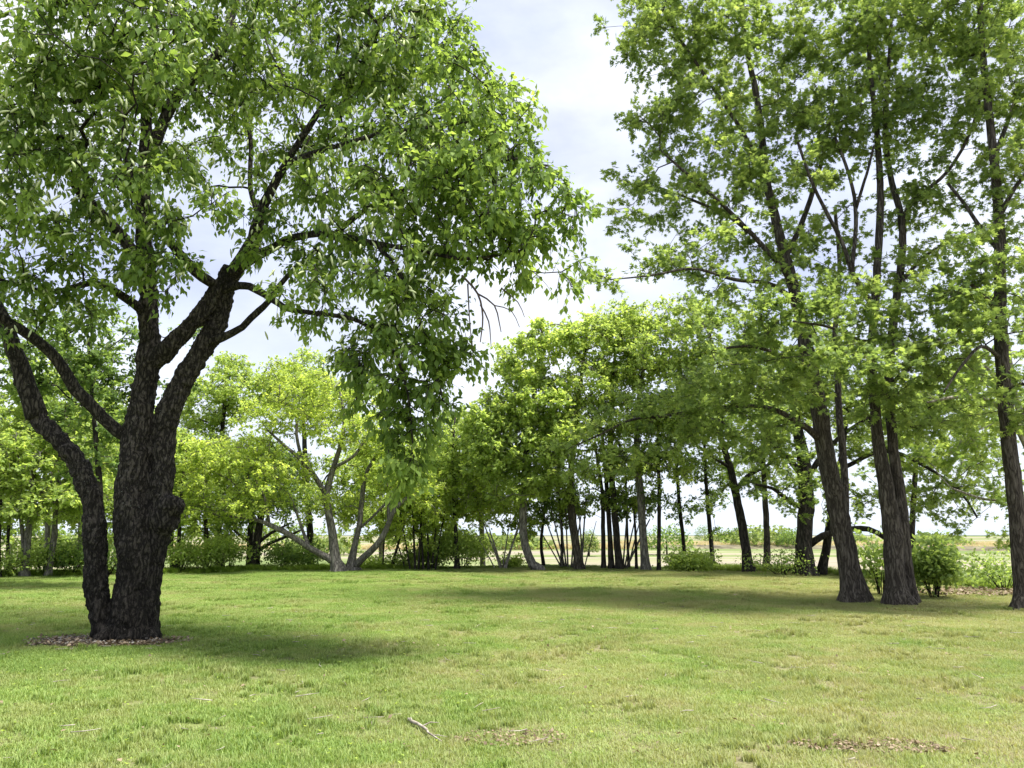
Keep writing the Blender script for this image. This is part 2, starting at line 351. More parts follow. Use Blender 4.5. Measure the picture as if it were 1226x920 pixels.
def tree(name, label, cat, limbs, lobes, leaf, bark, group=None, tmpl=OVAL, lsize=0.12, clump_vol=0.3, nleaf=30,
         twigs=5, tiplen=0.4, tip_r=0.007, droop=0.3, flat=0.6, upright=0.3, step=0.25, sides=(3, 5, 8, 14), minr_limb=0.045,
         trunk_obj=None, tint=(0.5, 0.16), attach_from=0.25, spread=0.42, extra=None, low_z=0.35, shell=0.25, flare=0.2, jit=0.10):
    """limbs: list of (kind, [(px,py,Y,w)...]); kind 'trunk' starts in the ground, 'limb' starts on wood"""
    dense = [px_limb(l, step * 0.7, k == 'trunk') for k, l in limbs]
    base = dense[0][1, :3].copy(); base[2] = float(gh(base[0], base[1]))
    root = empty(name, tuple(base), label, cat, group)
    # skeleton
    pos = []; rad = []; par = []; dirs = []; fixed = []; att = []; paths = []
    for (k, _), d in zip(limbs, dense):
        s0 = len(pos); t = nrm(np.gradient(d[:, :3], axis=0)); q = d.copy()
        q[1:-1, :3] += rng.normal(0, 0.05, (len(q) - 2, 3)) * q[1:-1, 3:4]
        for j in range(len(q)):
            pos.append(q[j, :3]); rad.append(q[j, 3]); par.append(s0 + j - 1 if j else -1); dirs.append(t[j]); fixed.append(True)
            att.append((j / len(q) > attach_from) if k == 'trunk' else (j / len(q) > 0.12))
        paths.append((k, list(range(s0, len(q) + s0))))
    # clump targets in the lobes
    tg = []; sp_of = []
    for lb in lobes:
        px, py, Y, rx, ry, rz = lb[:6]; dens = lb[6] if len(lb) > 6 else 1.0
        c, s = P(px, py, Y)
        vol = 4.19 * rx * ry * rz; nn = max(3, int(vol / clump_vol * dens))
        u = nrm(rng.normal(size=(nn, 3))); rr = (rng.uniform(shell, 1, nn) ** 0.5)[:, None]
        tg.append(c + u * rr * np.array([rx, ry, rz]))
    tg = np.vstack(tg); tg = tg[tg[:, 2] > base[2] + low_z]
    Pn = np.array(pos); An = np.array(att)
    dd = np.linalg.norm(tg[:, None] - Pn[None, An], axis=2).min(1) if len(tg) * len(Pn) < 4e7 else rng.uniform(size=len(tg))
    tg = tg[np.argsort(dd)]
    cap = len(pos) + len(tg) * 40
    PP = np.zeros((cap, 3)); PP[:len(pos)] = Pn; DD = np.zeros((cap, 3)); DD[:len(pos)] = np.array(dirs)
    AA = np.zeros(cap, bool); AA[:len(pos)] = An; n = len(pos)
    ends = []; enddirs = []
    for p in tg:
        v = p - PP[:n]; L = np.linalg.norm(v, axis=1) + 1e-6
        cs = (v * DD[:n]).sum(1) / L
        cost = L * (1.35 - 0.45 * cs) + np.where(AA[:n], 0, 1e6) + np.where(v[:, 2] < -0.3, 0.25 * L, 0)
        b_ = int(cost.argmin()); l = L[b_]; vd = v[b_] / l
        m_ = max(2, int(l / step)); m_ = min(m_, 38)
        ed = nrm(vd * 1.0 + np.array([0, 0, upright - droop]) + rng.normal(0, 0.15, 3))
        c1 = PP[b_] + nrm(DD[b_] * 0.7 + vd + np.array([0, 0, 0.35 * upright])) * l * 0.38; c2 = p - ed * l * 0.3
        t = (np.arange(1, m_ + 1) / m_)[:, None]
        q = (1 - t) ** 3 * PP[b_] + 3 * (1 - t) ** 2 * t * c1 + 3 * (1 - t) * t ** 2 * c2 + t ** 3 * p
        q[:-1] += rng.normal(0, jit * step, (m_ - 1, 3))
        tt = nrm(np.diff(np.vstack([PP[b_], q]), axis=0))
        PP[n:n + m_] = q; DD[n:n + m_] = tt; AA[n:n + m_] = True
        idx = list(range(n, n + m_)); paths.append(('b', [b_] + idx))
        par.extend([b_] + idx[:-1]); rad.extend([0.0] * m_); fixed.extend([False] * m_)
        n += m_; ends.append(p); enddirs.append(tt[-1])
    # pipe model
    e = 2.4; acc = np.zeros(n); rad = np.array(rad); isleaf = np.ones(n, bool)
    pr = np.array(par)
    isleaf[pr[pr >= 0]] = False
    for i_ in range(n - 1, -1, -1):
        if not fixed[i_]:
            if isleaf[i_]: acc[i_] = tip_r ** e
            rad[i_] = acc[i_] ** (1 / e)
            q = par[i_]
            if not fixed[q]: acc[q] += acc[i_]
    for i_ in range(n):
        if not fixed[i_]: rad[i_] = min(rad[i_], rad[par[i_]] * (0.62 if fixed[par[i_]] else 1.0) + 0.0005)
    # wood meshes
    mt = MB(); mbw = MB()
    def off(a): return a - base
    for k, idx in paths:
        pts = off(PP[idx]); r_ = rad[idx].copy()
        if k == 'b': r_[0] = min(r_[0], r_[1] * 1.15)
        rm = r_.max()
        ks = sides[0] if rm < 0.014 else sides[1] if rm < 0.035 else sides[2] if rm < 0.09 else sides[3]
        if k == 'trunk':
            if trunk_obj is None: tube(mt, pts, r_, ks + 6, flare=flare, wob=0.05)
        elif k == 'limb':
            if trunk_obj is not None or rm > minr_limb:
                lm = MB(); tube(lm, pts, r_, max(ks, 8), wob=0.05)
                link('limb', lm.build('limb', True), bark, root)
            else: tube(mbw, pts, r_, ks)
        else: tube(mbw, pts, r_, ks)
    if trunk_obj is None:
        link('trunk', mt.build('trunk', True), bark, root)
    # twigs + leaves
    ends = np.array(ends); enddirs = np.array(enddirs); nc = len(ends)
    C = np.repeat(ends, twigs, 0); D = np.repeat(enddirs, twigs, 0)
    rd = rng.normal(size=(nc * twigs, 3)); rd[:, 2] *= flat
    td = nrm(D * 0.55 + nrm(rd) * 1.0 + np.array([0, 0, -droop * 0.3]))
    tl = rng.uniform(0.45, 1.0, len(C)) * tiplen
    back = C - D * rng.uniform(0, 0.35, (len(C), 1)) * tiplen
    tipp = back + td * tl[:, None] + np.array([0, 0, -1]) * (droop * 0.35 * tl)[:, None]
    if sides[0] and tip_r < 0.012:   # twig prisms
        u = nrm(np.cross(td, np.array([0.3, 0.1, 1.0]))); w = np.cross(td, u); rr = tip_r * 0.75
        V = []
        for (pp, f_) in ((back, 1.0), (back + (tipp - back) * 0.5 + np.array([0, 0, droop * 0.08]) * tl[:, None], 0.8), (tipp, 0.35)):
            for a_ in range(3):
                V.append(pp + rr * f_ * (math.cos(a_ * 2.094) * u + math.sin(a_ * 2.094) * w))
        V = np.stack(V, 1).reshape(-1, 3) - base
        ff = []
        for s_ in range(2):
            for a_ in range(3): ff += [s_ * 3 + a_, s_ * 3 + (a_ + 1) % 3, s_ * 3 + 3 + (a_ + 1) % 3, s_ * 3 + 3 + a_]
        L = (np.arange(len(C))[:, None] * 9 + np.array(ff)[None]).reshape(-1)
        mbw.add(V, L, np.full(len(C) * 6, 4))
    if mbw.n: link('branch_work', mbw.build('branch_work', True), bark, root)['kind'] = 'stuff'
    nl = max(1, int(round(nleaf / twigs)))
    T = np.repeat(tipp, nl, 0); Bk = np.repeat(back, nl, 0); TD = np.repeat(td, nl, 0)
    f_ = rng.uniform(0.1, 1.05, (len(T), 1)) ** 0.7
    lp = Bk + (T - Bk) * f_ + rng.normal(0, 0.04 * spread * 2, (len(T), 3))
    ra = nrm(rng.normal(size=(len(T), 3)))
    ax = nrm(TD * 0.7 + ra * 0.9 + np.array([0, 0, -droop * 1.1]))
    no = nrm(np.array([0, 0, 1.0]) + rng.normal(0, 0.45, (len(T), 3)))
    sz = lsize * rng.uniform(0.6, 1.2, len(T))
    ct = np.repeat(np.repeat(rng.normal(tint[0], tint[1] * 0.6, nc), twigs), nl)
    ml = MB(); leaves(ml, lp - base, ax, no, sz, tmpl, np.clip(ct + rng.normal(0, tint[1] * 0.7, len(T)), 0, 1))
    link('crown', ml.build('crown'), leaf, root)
    if extra: extra(root, base, ends, enddirs, tipp, td)
    return root, base

# ------------------------------------------------------------------ 1. big dark cherry, left
Y0 = 11.4
def big_trunk(root, base):
    """fused stems: overlapping tubes voxel-merged into one surface, then roughened"""
    mb = MB()
    stems = [
        [(150, 792, Y0, 80), (150, 775, Y0, 62), (156, 740, Y0, 54), (162, 700, Y0, 42), (164, 670, Y0, 42), (161, 636, Y0, 41), (157, 590, Y0, 36), (160, 560, Y0, 34), (163, 530, Y0, 31), (167, 500, Y0, 29), (171, 471, Y0, 27), (178, 440, Y0, 27), (180, 425, Y0, 25), (178, 380, Y0, 22), (177, 330, Y0, 19), (172, 280, Y0, 17)],
        [(134, 785, Y0 - .1, 38), (130, 765, Y0 - .1, 28), (121, 740, Y0 - .1, 26), (115, 690, Y0 - .1, 25), (113, 650, Y0 - .1, 25), (110, 600, Y0 - .1, 24), (92, 553, Y0 - .15, 23), (70, 527, Y0 - .2, 21), (46, 500, Y0 - .2, 20), (32, 465, Y0 - .3, 18), (18, 420, Y0 - .4, 16)],
        [(170, 790, Y0 + .1, 60), (172, 760, Y0 + .1, 38), (177, 700, Y0 + .1, 29), (183, 660, Y0 + .1, 29), (187, 630, Y0 + .1, 32), (192, 600, Y0 + .1, 29), (195, 560, Y0 + .1, 25), (196, 530, Y0 + .1, 25), (202, 495, Y0 + .1, 27), (214, 465, Y0 + .1, 26), (231, 435, Y0 + .1, 25), (250, 405, Y0 + .15, 24), (265, 378, Y0 + .2, 20), (272, 345, Y0 + .2, 19)],
        [(183, 432, Y0, 26), (200, 420, Y0 - .1, 22), (222, 396, Y0 - .1, 19), (242, 372, Y0, 19), (262, 348, Y0 + .1, 20), (278, 322, Y0 + .1, 19)],
    ]
    for s in stems:
        d = px_limb(s, 0.08)
        tube(mb, d[:, :3] - base, d[:, 3], 20, wob=0.05)
    for (px, py, Y, r1, r2) in [(206, 606, Y0 - .02, .19, .17), (197, 622, Y0 + .03, .20, .25), (180, 432, Y0, .20, .17), (206, 600, Y0 + .02, .10, .09), (138, 772, Y0, .22, .12), (175, 768, Y0 + .1, .20, .12)]:
        c, s_ = P(px, py, Y); c = c - base
        a = np.linspace(0, math.pi, 10); pts = np.stack([0 * a, 0 * a, -np.cos(a) * r2], -1) + c
        tube(mb, pts, np.maximum(np.sin(a) * r1, 0.01), 18)
    for k_ in range(9):
        a = k_ * .7 + rng.uniform(-.2, .2); r0_ = .26 if math.cos(a) ** 2 > .4 else .2; L_ = rng.uniform(.42, .62)
        dv_ = np.array([math.cos(a), math.sin(a) * .8, 0]); c_ = np.array([-.06, 0, 0])
        tube(mb, np.array([c_ + dv_ * r0_ * .6 + [0, 0, .36], c_ + dv_ * r0_ * 1.0 + [0, 0, .2], c_ + dv_ * L_ * .8 + [0, 0, .05], c_ + dv_ * L_ * 1.1 + [0, 0, -.08]]), np.array([.04, .08, .075, .04]), 10)
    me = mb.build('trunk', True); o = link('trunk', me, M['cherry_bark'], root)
    rm = o.modifiers.new('fuse', 'REMESH'); rm.mode = 'VOXEL'; rm.voxel_size = 0.022; rm.use_smooth_shade = True
    sm = o.modifiers.new('soften', 'SMOOTH'); sm.iterations = 6; sm.factor = 0.5
    for nm, sz, st in (('knobs', 0.35, 0.09), ('ridges', 0.09, 0.065), ('plates', 0.035, 0.03)):
        tx = bpy.data.textures.new(nm, 'CLOUDS'); tx.noise_scale = sz; tx.noise_depth = 3
        dm = o.modifiers.new(nm, 'DISPLACE'); dm.texture = tx; dm.strength = st; dm.mid_level = 0.5; dm.texture_coords = 'LOCAL'
    return o

def cherry_extra(root, base, ends, enddirs, tipp, td):
    big_trunk(root, base)
    # upright pale flower spikes, mostly on the upper crown
    sel = np.where((ends[:, 2] > 3.6) & (ends[:, 0] < -1.2))[0]
    mb = MB()
    for i_ in sel:
        for _ in range(int(rng.integers(2, 6))):
            c = ends[i_] - base + rng.normal(0, 0.2, 3) + np.array([0, -.08, 0.03])
            d = nrm(np.array([rng.normal(0, .45), rng.normal(0, .45), 1.0 if rng.uniform() < 0.8 else -0.2])); L = rng.uniform(.09, .17)
            t = np.linspace(0, 1, 5)[:, None]
            tube(mb, c + d * L * t + np.array([0, 0, -.02]) * t ** 2, np.array([.005, .013, .015, .012, .004]), 5)
    bl = link('flower_spikes', mb.build('flower_spikes', True), M['blossom'], root, 'pale green upright flower spikes among the leaves')
    bl['kind'] = 'stuff'
    # bare dead twigs hanging at the crown's right edge
    mb = MB()
    for lst in ([(553, 330, 9.6, 3), (572, 352, 9.6, 2.6), (578, 380, 9.6, 2), (575, 410, 9.6, 1.2)], [(572, 352, 9.6, 2.5), (592, 366, 9.6, 2), (600, 398, 9.6, 1)],
                [(575, 365, 9.6, 2), (585, 385, 9.6, 1.6), (588, 415, 9.6, .8)], [(560, 340, 9.6, 2), (562, 380, 9.6, 1.4), (566, 425, 9.6, .8)], [(592, 366, 9.6, 1.6), (612, 372, 9.6, 1.2), (622, 392, 9.6, .7)],
                [(600, 345, 9.6, 2), (620, 362, 9.6, 1.3), (628, 380, 9.6, .8)]):
        d = px_limb(lst, 0.1); tube(mb, d[:, :3] - base, d[:, 3], 4)
    link('dead_twig', mb.build('dead_twig', True), M['dead_twig'], root, 'bare reddish dead twigs hanging below the foliage')

CH_L = [
 ('trunk', [(152, 770, Y0, 84), (162, 700, Y0, 66), (157, 636, Y0, 46), (153, 576, Y0, 38), (163, 500, Y0, 32), (180, 435, Y0, 30), (178, 380, Y0, 25), (177, 330, Y0, 21), (172, 280, Y0, 17)]),
 ('limb', [(44, 500, Y0 - .2, 24), (18, 420, Y0 - .4, 18), (0, 375, 11, 16), (-40, 320, 10.8, 13), (-70, 230, 10.5, 10), (-60, 130, 10.2, 6)]),
 ('limb', [(155, 524, Y0, 15), (140, 516, Y0 - .1, 15), (114, 490, Y0 - .3, 14), (91, 467, Y0 - .5, 14), (68, 430, 10.7, 13), (39, 405, 10.4, 12), (0, 380, 10, 10), (-50, 350, 9.6, 8)]),
 ('limb', [(172, 285, Y0, 18), (172, 240, Y0, 16), (174, 180, Y0, 14), (176, 122, Y0 + .1, 12), (182, 60, Y0 + .2, 10), (190, -40, Y0 + .4, 8), (200, -150, Y0 + .5, 5)]),
 ('limb', [(174, 200, Y0, 13), (195, 150, Y0 + .1, 13), (213, 113, Y0 + .1, 14), (243, 83, Y0 + .2, 13), (270, 52, Y0 + .3, 11), (280, 10, Y0 + .4, 9), (310, -80, 12, 6)]),
 ('limb', [(272, 340, Y0 + .2, 19), (292, 308, Y0 + .1, 17), (303, 285, Y0, 14), (313, 252, Y0 - .2, 12), (335, 209, 11, 10), (356, 174, 10.8, 8), (385, 130, 10.6, 7), (430, 60, 10.5, 5)]),
 ('limb', [(278, 324, Y0 + .1, 15), (300, 304, Y0 + .3, 12), (312, 270, Y0 + .6, 9), (300, 226, 12.2, 6), (300, 170, 12.4, 5), (291, 126, 12.5, 4)]),
 ('limb', [(343, 196, 10.9, 7), (370, 185, 10.6, 6), (400, 176, 10.3, 5.5), (460, 160, 10, 5), (538, 150, 9.8, 3.5)]),
 ('limb', [(262, 344, Y0 + .1, 12), (243, 332, Y0 - .1, 13), (226, 317, Y0 - .3, 12), (204, 291, Y0 - .6, 10), (191, 274, 10.6, 9), (170, 240, 10.2, 6), (150, 190, 9.8, 4)]),
 ('limb', [(177, 335, Y0, 14), (167, 317, Y0 - .1, 15), (148, 287, Y0 - .2, 14), (113, 248, Y0 - .5, 13), (91, 222, 10.7, 12), (93, 187, 10.5, 10), (74, 165, 10.4, 8), (26, 167, 10, 6), (-30, 160, 9.5, 4)]),
 ('limb', [(176, 378, Y0, 11), (162, 365, Y0 - .2, 11), (143, 352, Y0 - .4, 10), (113, 339, 10.7, 8), (60, 350, 10.3, 6), (0, 335, 9.8, 4)]),
 ('limb', [(205, 135, Y0 + .1, 9), (143, 104, 11.1, 9), (104, 122, 10.8, 8), (39, 113, 10.3, 6), (-30, 80, 9.8, 4)]),
 ('limb', [(262, 350, Y0 + .1, 12), (285, 342, Y0, 10), (305, 346, Y0 - .3, 9), (332, 362, 10.8, 8), (345, 370, 10.6, 7), (380, 376, 10.2, 6), (430, 385, 9.9, 5), (470, 420, 9.7, 4), (488, 470, 9.6, 3), (494, 530, 9.55, 2)]),
 ('limb', [(248, 412, Y0 + .1, 12), (266, 404, Y0, 10), (290, 392, Y0 - .1, 8), (310, 372, Y0 - .2, 8), (322, 361, 11, 7), (345, 330, 10.8, 6), (380, 300, 10.5, 4)]),
 ('limb', [(285, 318, Y0 + .1, 15), (320, 300, Y0 - .2, 11), (350, 285, 10.9, 9), (390, 280, 10.6, 8), (440, 290, 10.2, 7), (500, 300, 9.8, 5), (560, 310, 9.6, 4), (630, 300, 9.5, 3)]),
 ('limb', [(400, 281, 10.6, 7), (440, 250, 10.3, 6), (500, 220, 10, 5), (560, 200, 9.9, 4), (620, 190, 9.8, 3)]),
 ('limb', [(450, 291, 10.1, 6), (480, 330, 9.9, 5), (500, 380, 9.8, 4), (520, 430, 9.7, 3), (530, 480, 9.65, 2)]),
]
CH_LOBES = [
 (600, 225, 9.6, .85, 1.2, .8), (650, 262, 9.7, .55, .8, .55), (655, 325, 9.7, .5, .7, .38), (560, 180, 10, 1.1, 1.3, .8), (610, 150, 10.2, .6, .9, .5), (690, 255, 9.8, .25, .5, .25),
 (500, 90, 10.5, 1.1, 1.5, .9), (560, 120, 10.3, .8, 1.1, .7), (470, 20, 11, 1.2, 1.7, 1.0), (500, 200, 9.8, 1.1, 1.3, .8), (540, 265, 9.6, 1.0, 1.2, .6), (600, 290, 9.6, .8, .9, .35),
 (470, 300, 9.8, .9, 1.2, .7), (420, 240, 10.6, .8, 1.2, .7), (440, 360, 9.9, .8, 1.0, .55), (510, 380, 9.7, .7, .8, .6, 1.4), (480, 430, 9.7, .75, .8, .5, 1.5), (530, 420, 9.7, .45, .6, .45, 1.5), (440, 410, 9.8, .6, .7, .4, 1.2),
 (492, 485, 9.6, .5, .6, .45, 2), (488, 530, 9.6, .38, .4, .35, 4), (485, 562, 9.6, .2, .25, .2, 6), (455, 465, 9.7, .4, .5, .35, 2), (520, 480, 9.6, .35, .4, .4, 2), (425, 440, 9.8, .4, .5, .35, 1.5), (385, 345, 10.3, .7, .9, .45),
 (340, 60, 11, 1.4, 2, 1.0, .6), (400, 130, 10.8, 1.0, 1.4, .8, .8), (250, 30, 10.5, 1.4, 2, .9, .6), (160, 50, 10, 1.3, 2, .9, .6), (60, 40, 9.6, 1.3, 2, 1.0, .65),
 (30, 130, 9.6, 1.0, 1.5, .8, .7), (120, 140, 9.8, 1.0, 1.3, .6, .6), (60, 220, 9.7, .9, 1.3, .8, .8), (20, 300, 9.8, .7, 1.1, .8), (100, 300, 10, .8, 1.0, .6), (175, 215, 9.6, .55, .9, .8),
 (205, 290, 10.0, .6, .8, .6), (180, 330, 10.0, .4, .6, .4), (250, 190, 12, .5, 1, .5, .5), (300, 270, 10.3, .6, .9, .4), (60, 370, 10.2, .6, .9, .35), (270, 240, 10.2, .4, .6, .4), (0, 385, 9.6, .3, .5, .3),
 (340, 210, 11.5, .7, 1.1, .5), (350, 300, 11, .7, 1, .5, .7), (230, 110, 9.9, .7, 1.0, .5),
 (300, -120, 11.5, 2.6, 3, 1.4, .25), (100, -120, 10.5, 2.4, 3, 1.4, .25), (60, -330, 7.8, 2.6, 1.5, .7, .5), (330, -300, 8.4, 2.0, 1.3, .7, .5), (480, -90, 11, 1.6, 2.2, 1.1, .25), (-120, 150, 10, 1.6, 2.5, 2, .25), (-120, 330, 10.5, 1.4, 2, 1.2, .3),
 (130, 150, 13.5, 2.5, 1.6, 2.0, .22), (350, 120, 13.2, 1.8, 1.5, 1.4, .25), (120, 0, 7.2, 1.6, 1.0, .5, .4),
]
tree('cherry_tree', 'large old black cherry with thick dark fused trunks standing closest on the lawn', 'tree', CH_L, CH_LOBES,
     M['cherry_leaf'], M['cherry_bark'], tmpl=LANCE, lsize=0.112, clump_vol=0.092, nleaf=50, twigs=6, tiplen=0.36, tip_r=0.0062, droop=0.75, flat=0.9,
     upright=0.2, step=0.2, trunk_obj=True, tint=(0.45, 0.22), extra=cherry_extra, low_z=1.6, attach_from=0.7, jit=0.14)

WS = 0.80
# ------------------------------------------------------------------ 2. oaks, right
YA, YB, YC = 17.7, 17.0, 15.6
OK = dict(tmpl=STAR, lsize=0.135, clump_vol=0.20, nleaf=66, twigs=6, tiplen=0.50, tip_r=0.006, droop=0.1, flat=0.55, upright=0.45, step=0.28, tint=(0.48, 0.22), low_z=1.5, attach_from=0.45)
tree('oak_tree', 'tall oak with the thick trunk leaning left, left one of the front pair', 'tree', [
 ('trunk', [(1024, 719, YA, 42), (1019, 690, YA, 32), (1010, 645, YA, 29), (1003, 610, YA, 28), (994, 565, YA, 27), (985, 520, YA, 25), (976, 470, YA, 23), (963, 400, YA, 20), (950, 345, YA, 17), (939, 306, YA, 16), (928, 260, YA, 13), (917, 210, YA, 11), (908, 130, YA, 9), (890, 30, YA, 7), (880, -100, YA, 4)]),
 ('limb', [(1011, 620, YA + .2, 13), (1012, 580, YA + .5, 11), (1005, 500, YA + .8, 10), (1003, 450, YA + 1, 9), (1000, 400, YA + 1.2, 8), (1005, 320, YA + 1.4, 6), (1000, 250, YA + 1.5, 5)]),
 ('limb', [(982, 526, YA, 13), (968, 514, YA - .2, 10), (953, 505, YA - .3, 9), (935, 494, YA - .4, 8), (912, 487, YA - .3, 6), (880, 487, YA, 5), (843, 489, YA + .4, 5.5), (806, 497, YA + .7, 5), (756, 503, YA + 1, 4), (720, 520, YA + 1.2, 3), (680, 538, YA + 1.4, 2)]),
 ('limb', [(948, 340, YA, 10), (935, 320, YA - .5, 8), (900, 280, YA - .8, 7), (870, 250, YA - 1, 6), (830, 215, YA - 1.2, 5), (790, 180, YA - 1.3, 3)]),
 ('limb', [(905, 285, YA - .7, 6), (870, 258, YA - .4, 5), (830, 240, YA, 4), (790, 225, YA + .2, 3)]),
 ('limb', [(940, 310, YA, 8), (962, 262, YA + .5, 8), (984, 191, YA + .8, 6), (1000, 110, YA + 1, 4)]),
 ('limb', [(953, 360, YA, 8), (920, 340, YA - .8, 7), (880, 335, YA - 1.4, 5.5), (830, 322, YA - 1.8, 4), (780, 330, YA - 2, 3), (730, 335, YA - 2, 2)]),
 ('limb', [(920, 215, YA, 8), (890, 160, YA - .4, 6), (850, 100, YA - .6, 5), (810, 40, YA - .8, 4), (780, -10, YA - 1, 2.5)]),
 ('limb', [(972, 455, YA, 8), (940, 430, YA - 1, 6), (900, 415, YA - 1.8, 5), (850, 420, YA - 2.4, 3)]),
 ], [
 (760, 20, 17, .9, 1.2, .7), (800, 60, 17, 1.2, 1.5, .9), (850, 30, 17, 1.5, 2, 1.2, .7), (790, 150, 16.8, .9, 1.2, .7), (840, 140, 17, 1.2, 1.5, .9), (900, 90, 17.5, 1.6, 2, 1.3, .6),
 (760, 205, 16.8, .7, .9, .5), (800, 230, 17, 1.1, 1.4, .6), (860, 210, 17, 1.2, 1.4, .7), (750, 262, 16.8, .6, .8, .4), (770, 315, 16, .9, 1.0, .35), (720, 335, 15.8, .4, .5, .25), (830, 300, 16.5, 1.2, 1.3, .5),
 (900, 260, 17, 1.1, 1.5, .7, .8), (890, 340, 16.5, 1.1, 1.3, .4), (950, 180, 18, 1.5, 1.8, 1.2, .8), (980, 90, 18, 1.6, 1.8, 1.3, .45), (870, -60, 17.5, 2.2, 2.5, 1.3, .25), (800, -40, 17, 1.4, 1.5, 1.0, .3), (960, 430, 14.6, .9, .9, .35), (930, 300, 17.5, 1.2, 1.3, .5, .7), (700, 560, 19, .6, .8, .25), (930, 520, 17, .8, .9, .3, .8), (860, 470, 16.8, 1.1, 1.1, .4), (800, 510, 18, 1.0, 1.1, .35), (890, 505, 17.5, .9, 1.0, .35), (830, 530, 18.5, .9, 1.0, .35), (760, 545, 19, .8, 1.0, .3), (920, 380, 15.4, 1.0, 1.0, .4),
 (960, 300, 18.5, .9, 1.3, .6, .8), (880, 400, 15.8, 1.1, 1.2, .45), (930, 410, 16, 1.0, 1.2, .5), (850, 440, 16, .9, 1.1, .35), (900, 465, 17, 1.0, 1.0, .4), (820, 470, 18, 1.0, 1.1, .4), (770, 480, 18.5, .9, 1.0, .4), (720, 500, 18.8, .8, .9, .35), (690, 530, 19, .6, .7, .25),
 (1000, 440, 17, .8, 1, .4), (960, 460, 17, .8, .9, .35), (1005, 340, 18.5, .8, 1, .7, .8),
 ], M['oak_leaf'], M['oak_bark'], **OK)
tree('oak_tree', 'tall oak with a forked double trunk, right one of the front pair', 'tree', [
 ('trunk', [(1078, 729, YB, 42), (1073, 700, YB, 30), (1070, 665, YB, 28), (1066, 620, YB, 26), (1060, 580, YB, 22), (1052, 530, YB, 17), (1047, 480, YB, 15), (1043, 430, YB, 13), (1047, 370, YB, 12), (1051, 311, YB, 11), (1054, 239, YB, 10), (1050, 160, YB, 8), (1040, 60, YB, 6), (1035, -80, YB, 4)]),
 ('trunk', [(1090, 724, YB + .25, 26), (1086, 690, YB + .25, 20), (1082, 640, YB + .2, 20), (1076, 590, YB + .2, 17), (1070, 540, YB + .2, 15), (1066, 490, YB + .2, 14), (1065, 440, YB + .2, 13), (1070, 380, YB + .2, 12), (1078, 325, YB + .2, 11), (1080, 268, YB + .2, 10), (1066, 210, YB + .2, 8), (1060, 150, YB + .2, 7), (1066, 50, YB, 5), (1070, -60, YB, 3)]),
 ('limb', [(1049, 474, YB, 7), (1065, 462, YB - .3, 6), (1086, 442, YB - .6, 6), (1112, 420, YB - 1, 5), (1135, 400, YB - 1.3, 4)]),
 ('limb', [(1079, 320, YB + .2, 8), (1082, 260, YB, 7), (1100, 235, YB - .3, 6), (1135, 205, YB - .6, 5), (1165, 150, YB - .8, 4), (1180, 80, YB - .9, 3)]),
 ('limb', [(1047, 370, YB, 9), (1020, 325, YB - .2, 7), (1008, 290, YB - .3, 6), (975, 225, YB - .4, 5), (955, 170, YB - .5, 4)]),
 ('limb', [(1020, 325, YB - .2, 6), (1025, 260, YB, 6), (1018, 215, YB, 5), (1000, 165, YB, 4)]),
 ('limb', [(1025, 250, YB, 5), (1040, 200, YB - .3, 4), (1046, 175, YB - .4, 3)]),
 ('limb', [(1045, 420, YB, 7), (1015, 400, YB - 1, 5), (985, 390, YB - 1.8, 4), (950, 385, YB - 2.4, 3)]),
 ('limb', [(1076, 340, YB, 7), (1110, 305, YB + .4, 5), (1150, 285, YB + .6, 4), (1180, 270, YB + .8, 3)]),
 ], [
 (1000, 20, 17, 1.5, 1.6, 1.2, .5), (1060, 60, 17, 1.4, 1.8, 1.2, .75), (1110, 20, 16.5, 1.3, 1.6, 1.1, .75), (1040, 260, 17.6, 1.2, 1.2, .5, .6), (1130, 235, 16.8, .9, 1.1, .5, .8), (1060, 330, 17, 1.0, 1.1, .4, .8), (1090, 440, 16, .9, 1, .4), (1030, 480, 16.5, .7, .9, .35, .9), (1110, 350, 15.6, .9, 1, .4), (1010, 130, 16.8, 1.2, 1.5, .8), (1070, 150, 17, 1.1, 1.4, .8), (1120, 120, 16.5, 1.0, 1.3, .8), (1150, 180, 16.3, .8, 1.1, .6),
 (980, 210, 16.6, .9, 1.2, .5, .8), (1050, 225, 17.4, .9, 1.2, .5, .6), (1110, 250, 16.6, .8, 1, .5, .7), (1040, -70, 17, 2.2, 2.5, 1.3, .25), (1130, -60, 16, 1.8, 2, 1.2, .25), (1030, 425, 14.2, 1.0, .9, .4), (1080, 410, 14.6, .9, .9, .4), (985, 470, 14.8, .6, .7, .3), (1110, 450, 15.4, .7, .8, .35),
 (1000, 310, 17.5, .7, 1, .4, .7), (1100, 320, 17, .8, 1, .4, .8), (1150, 300, 17.2, .9, 1, .4),
 (1000, 380, 15.6, 1.0, 1.1, .45), (1050, 390, 15.6, .9, 1.0, .4), (950, 380, 15.2, .9, 1.0, .35), (1100, 395, 15.8, 1.0, 1.1, .4), (1140, 420, 15.8, .8, 1, .4), (1040, 450, 16.2, .6, .8, .3), (1090, 480, 16.5, .7, .9, .4), (1010, 345, 15.8, .8, 1, .35),
 (1120, 510, 17, .7, .9, .35), (1140, 370, 15.8, .8, 1, .4),
 ], M['oak_leaf'], M['oak_bark'], **OK)
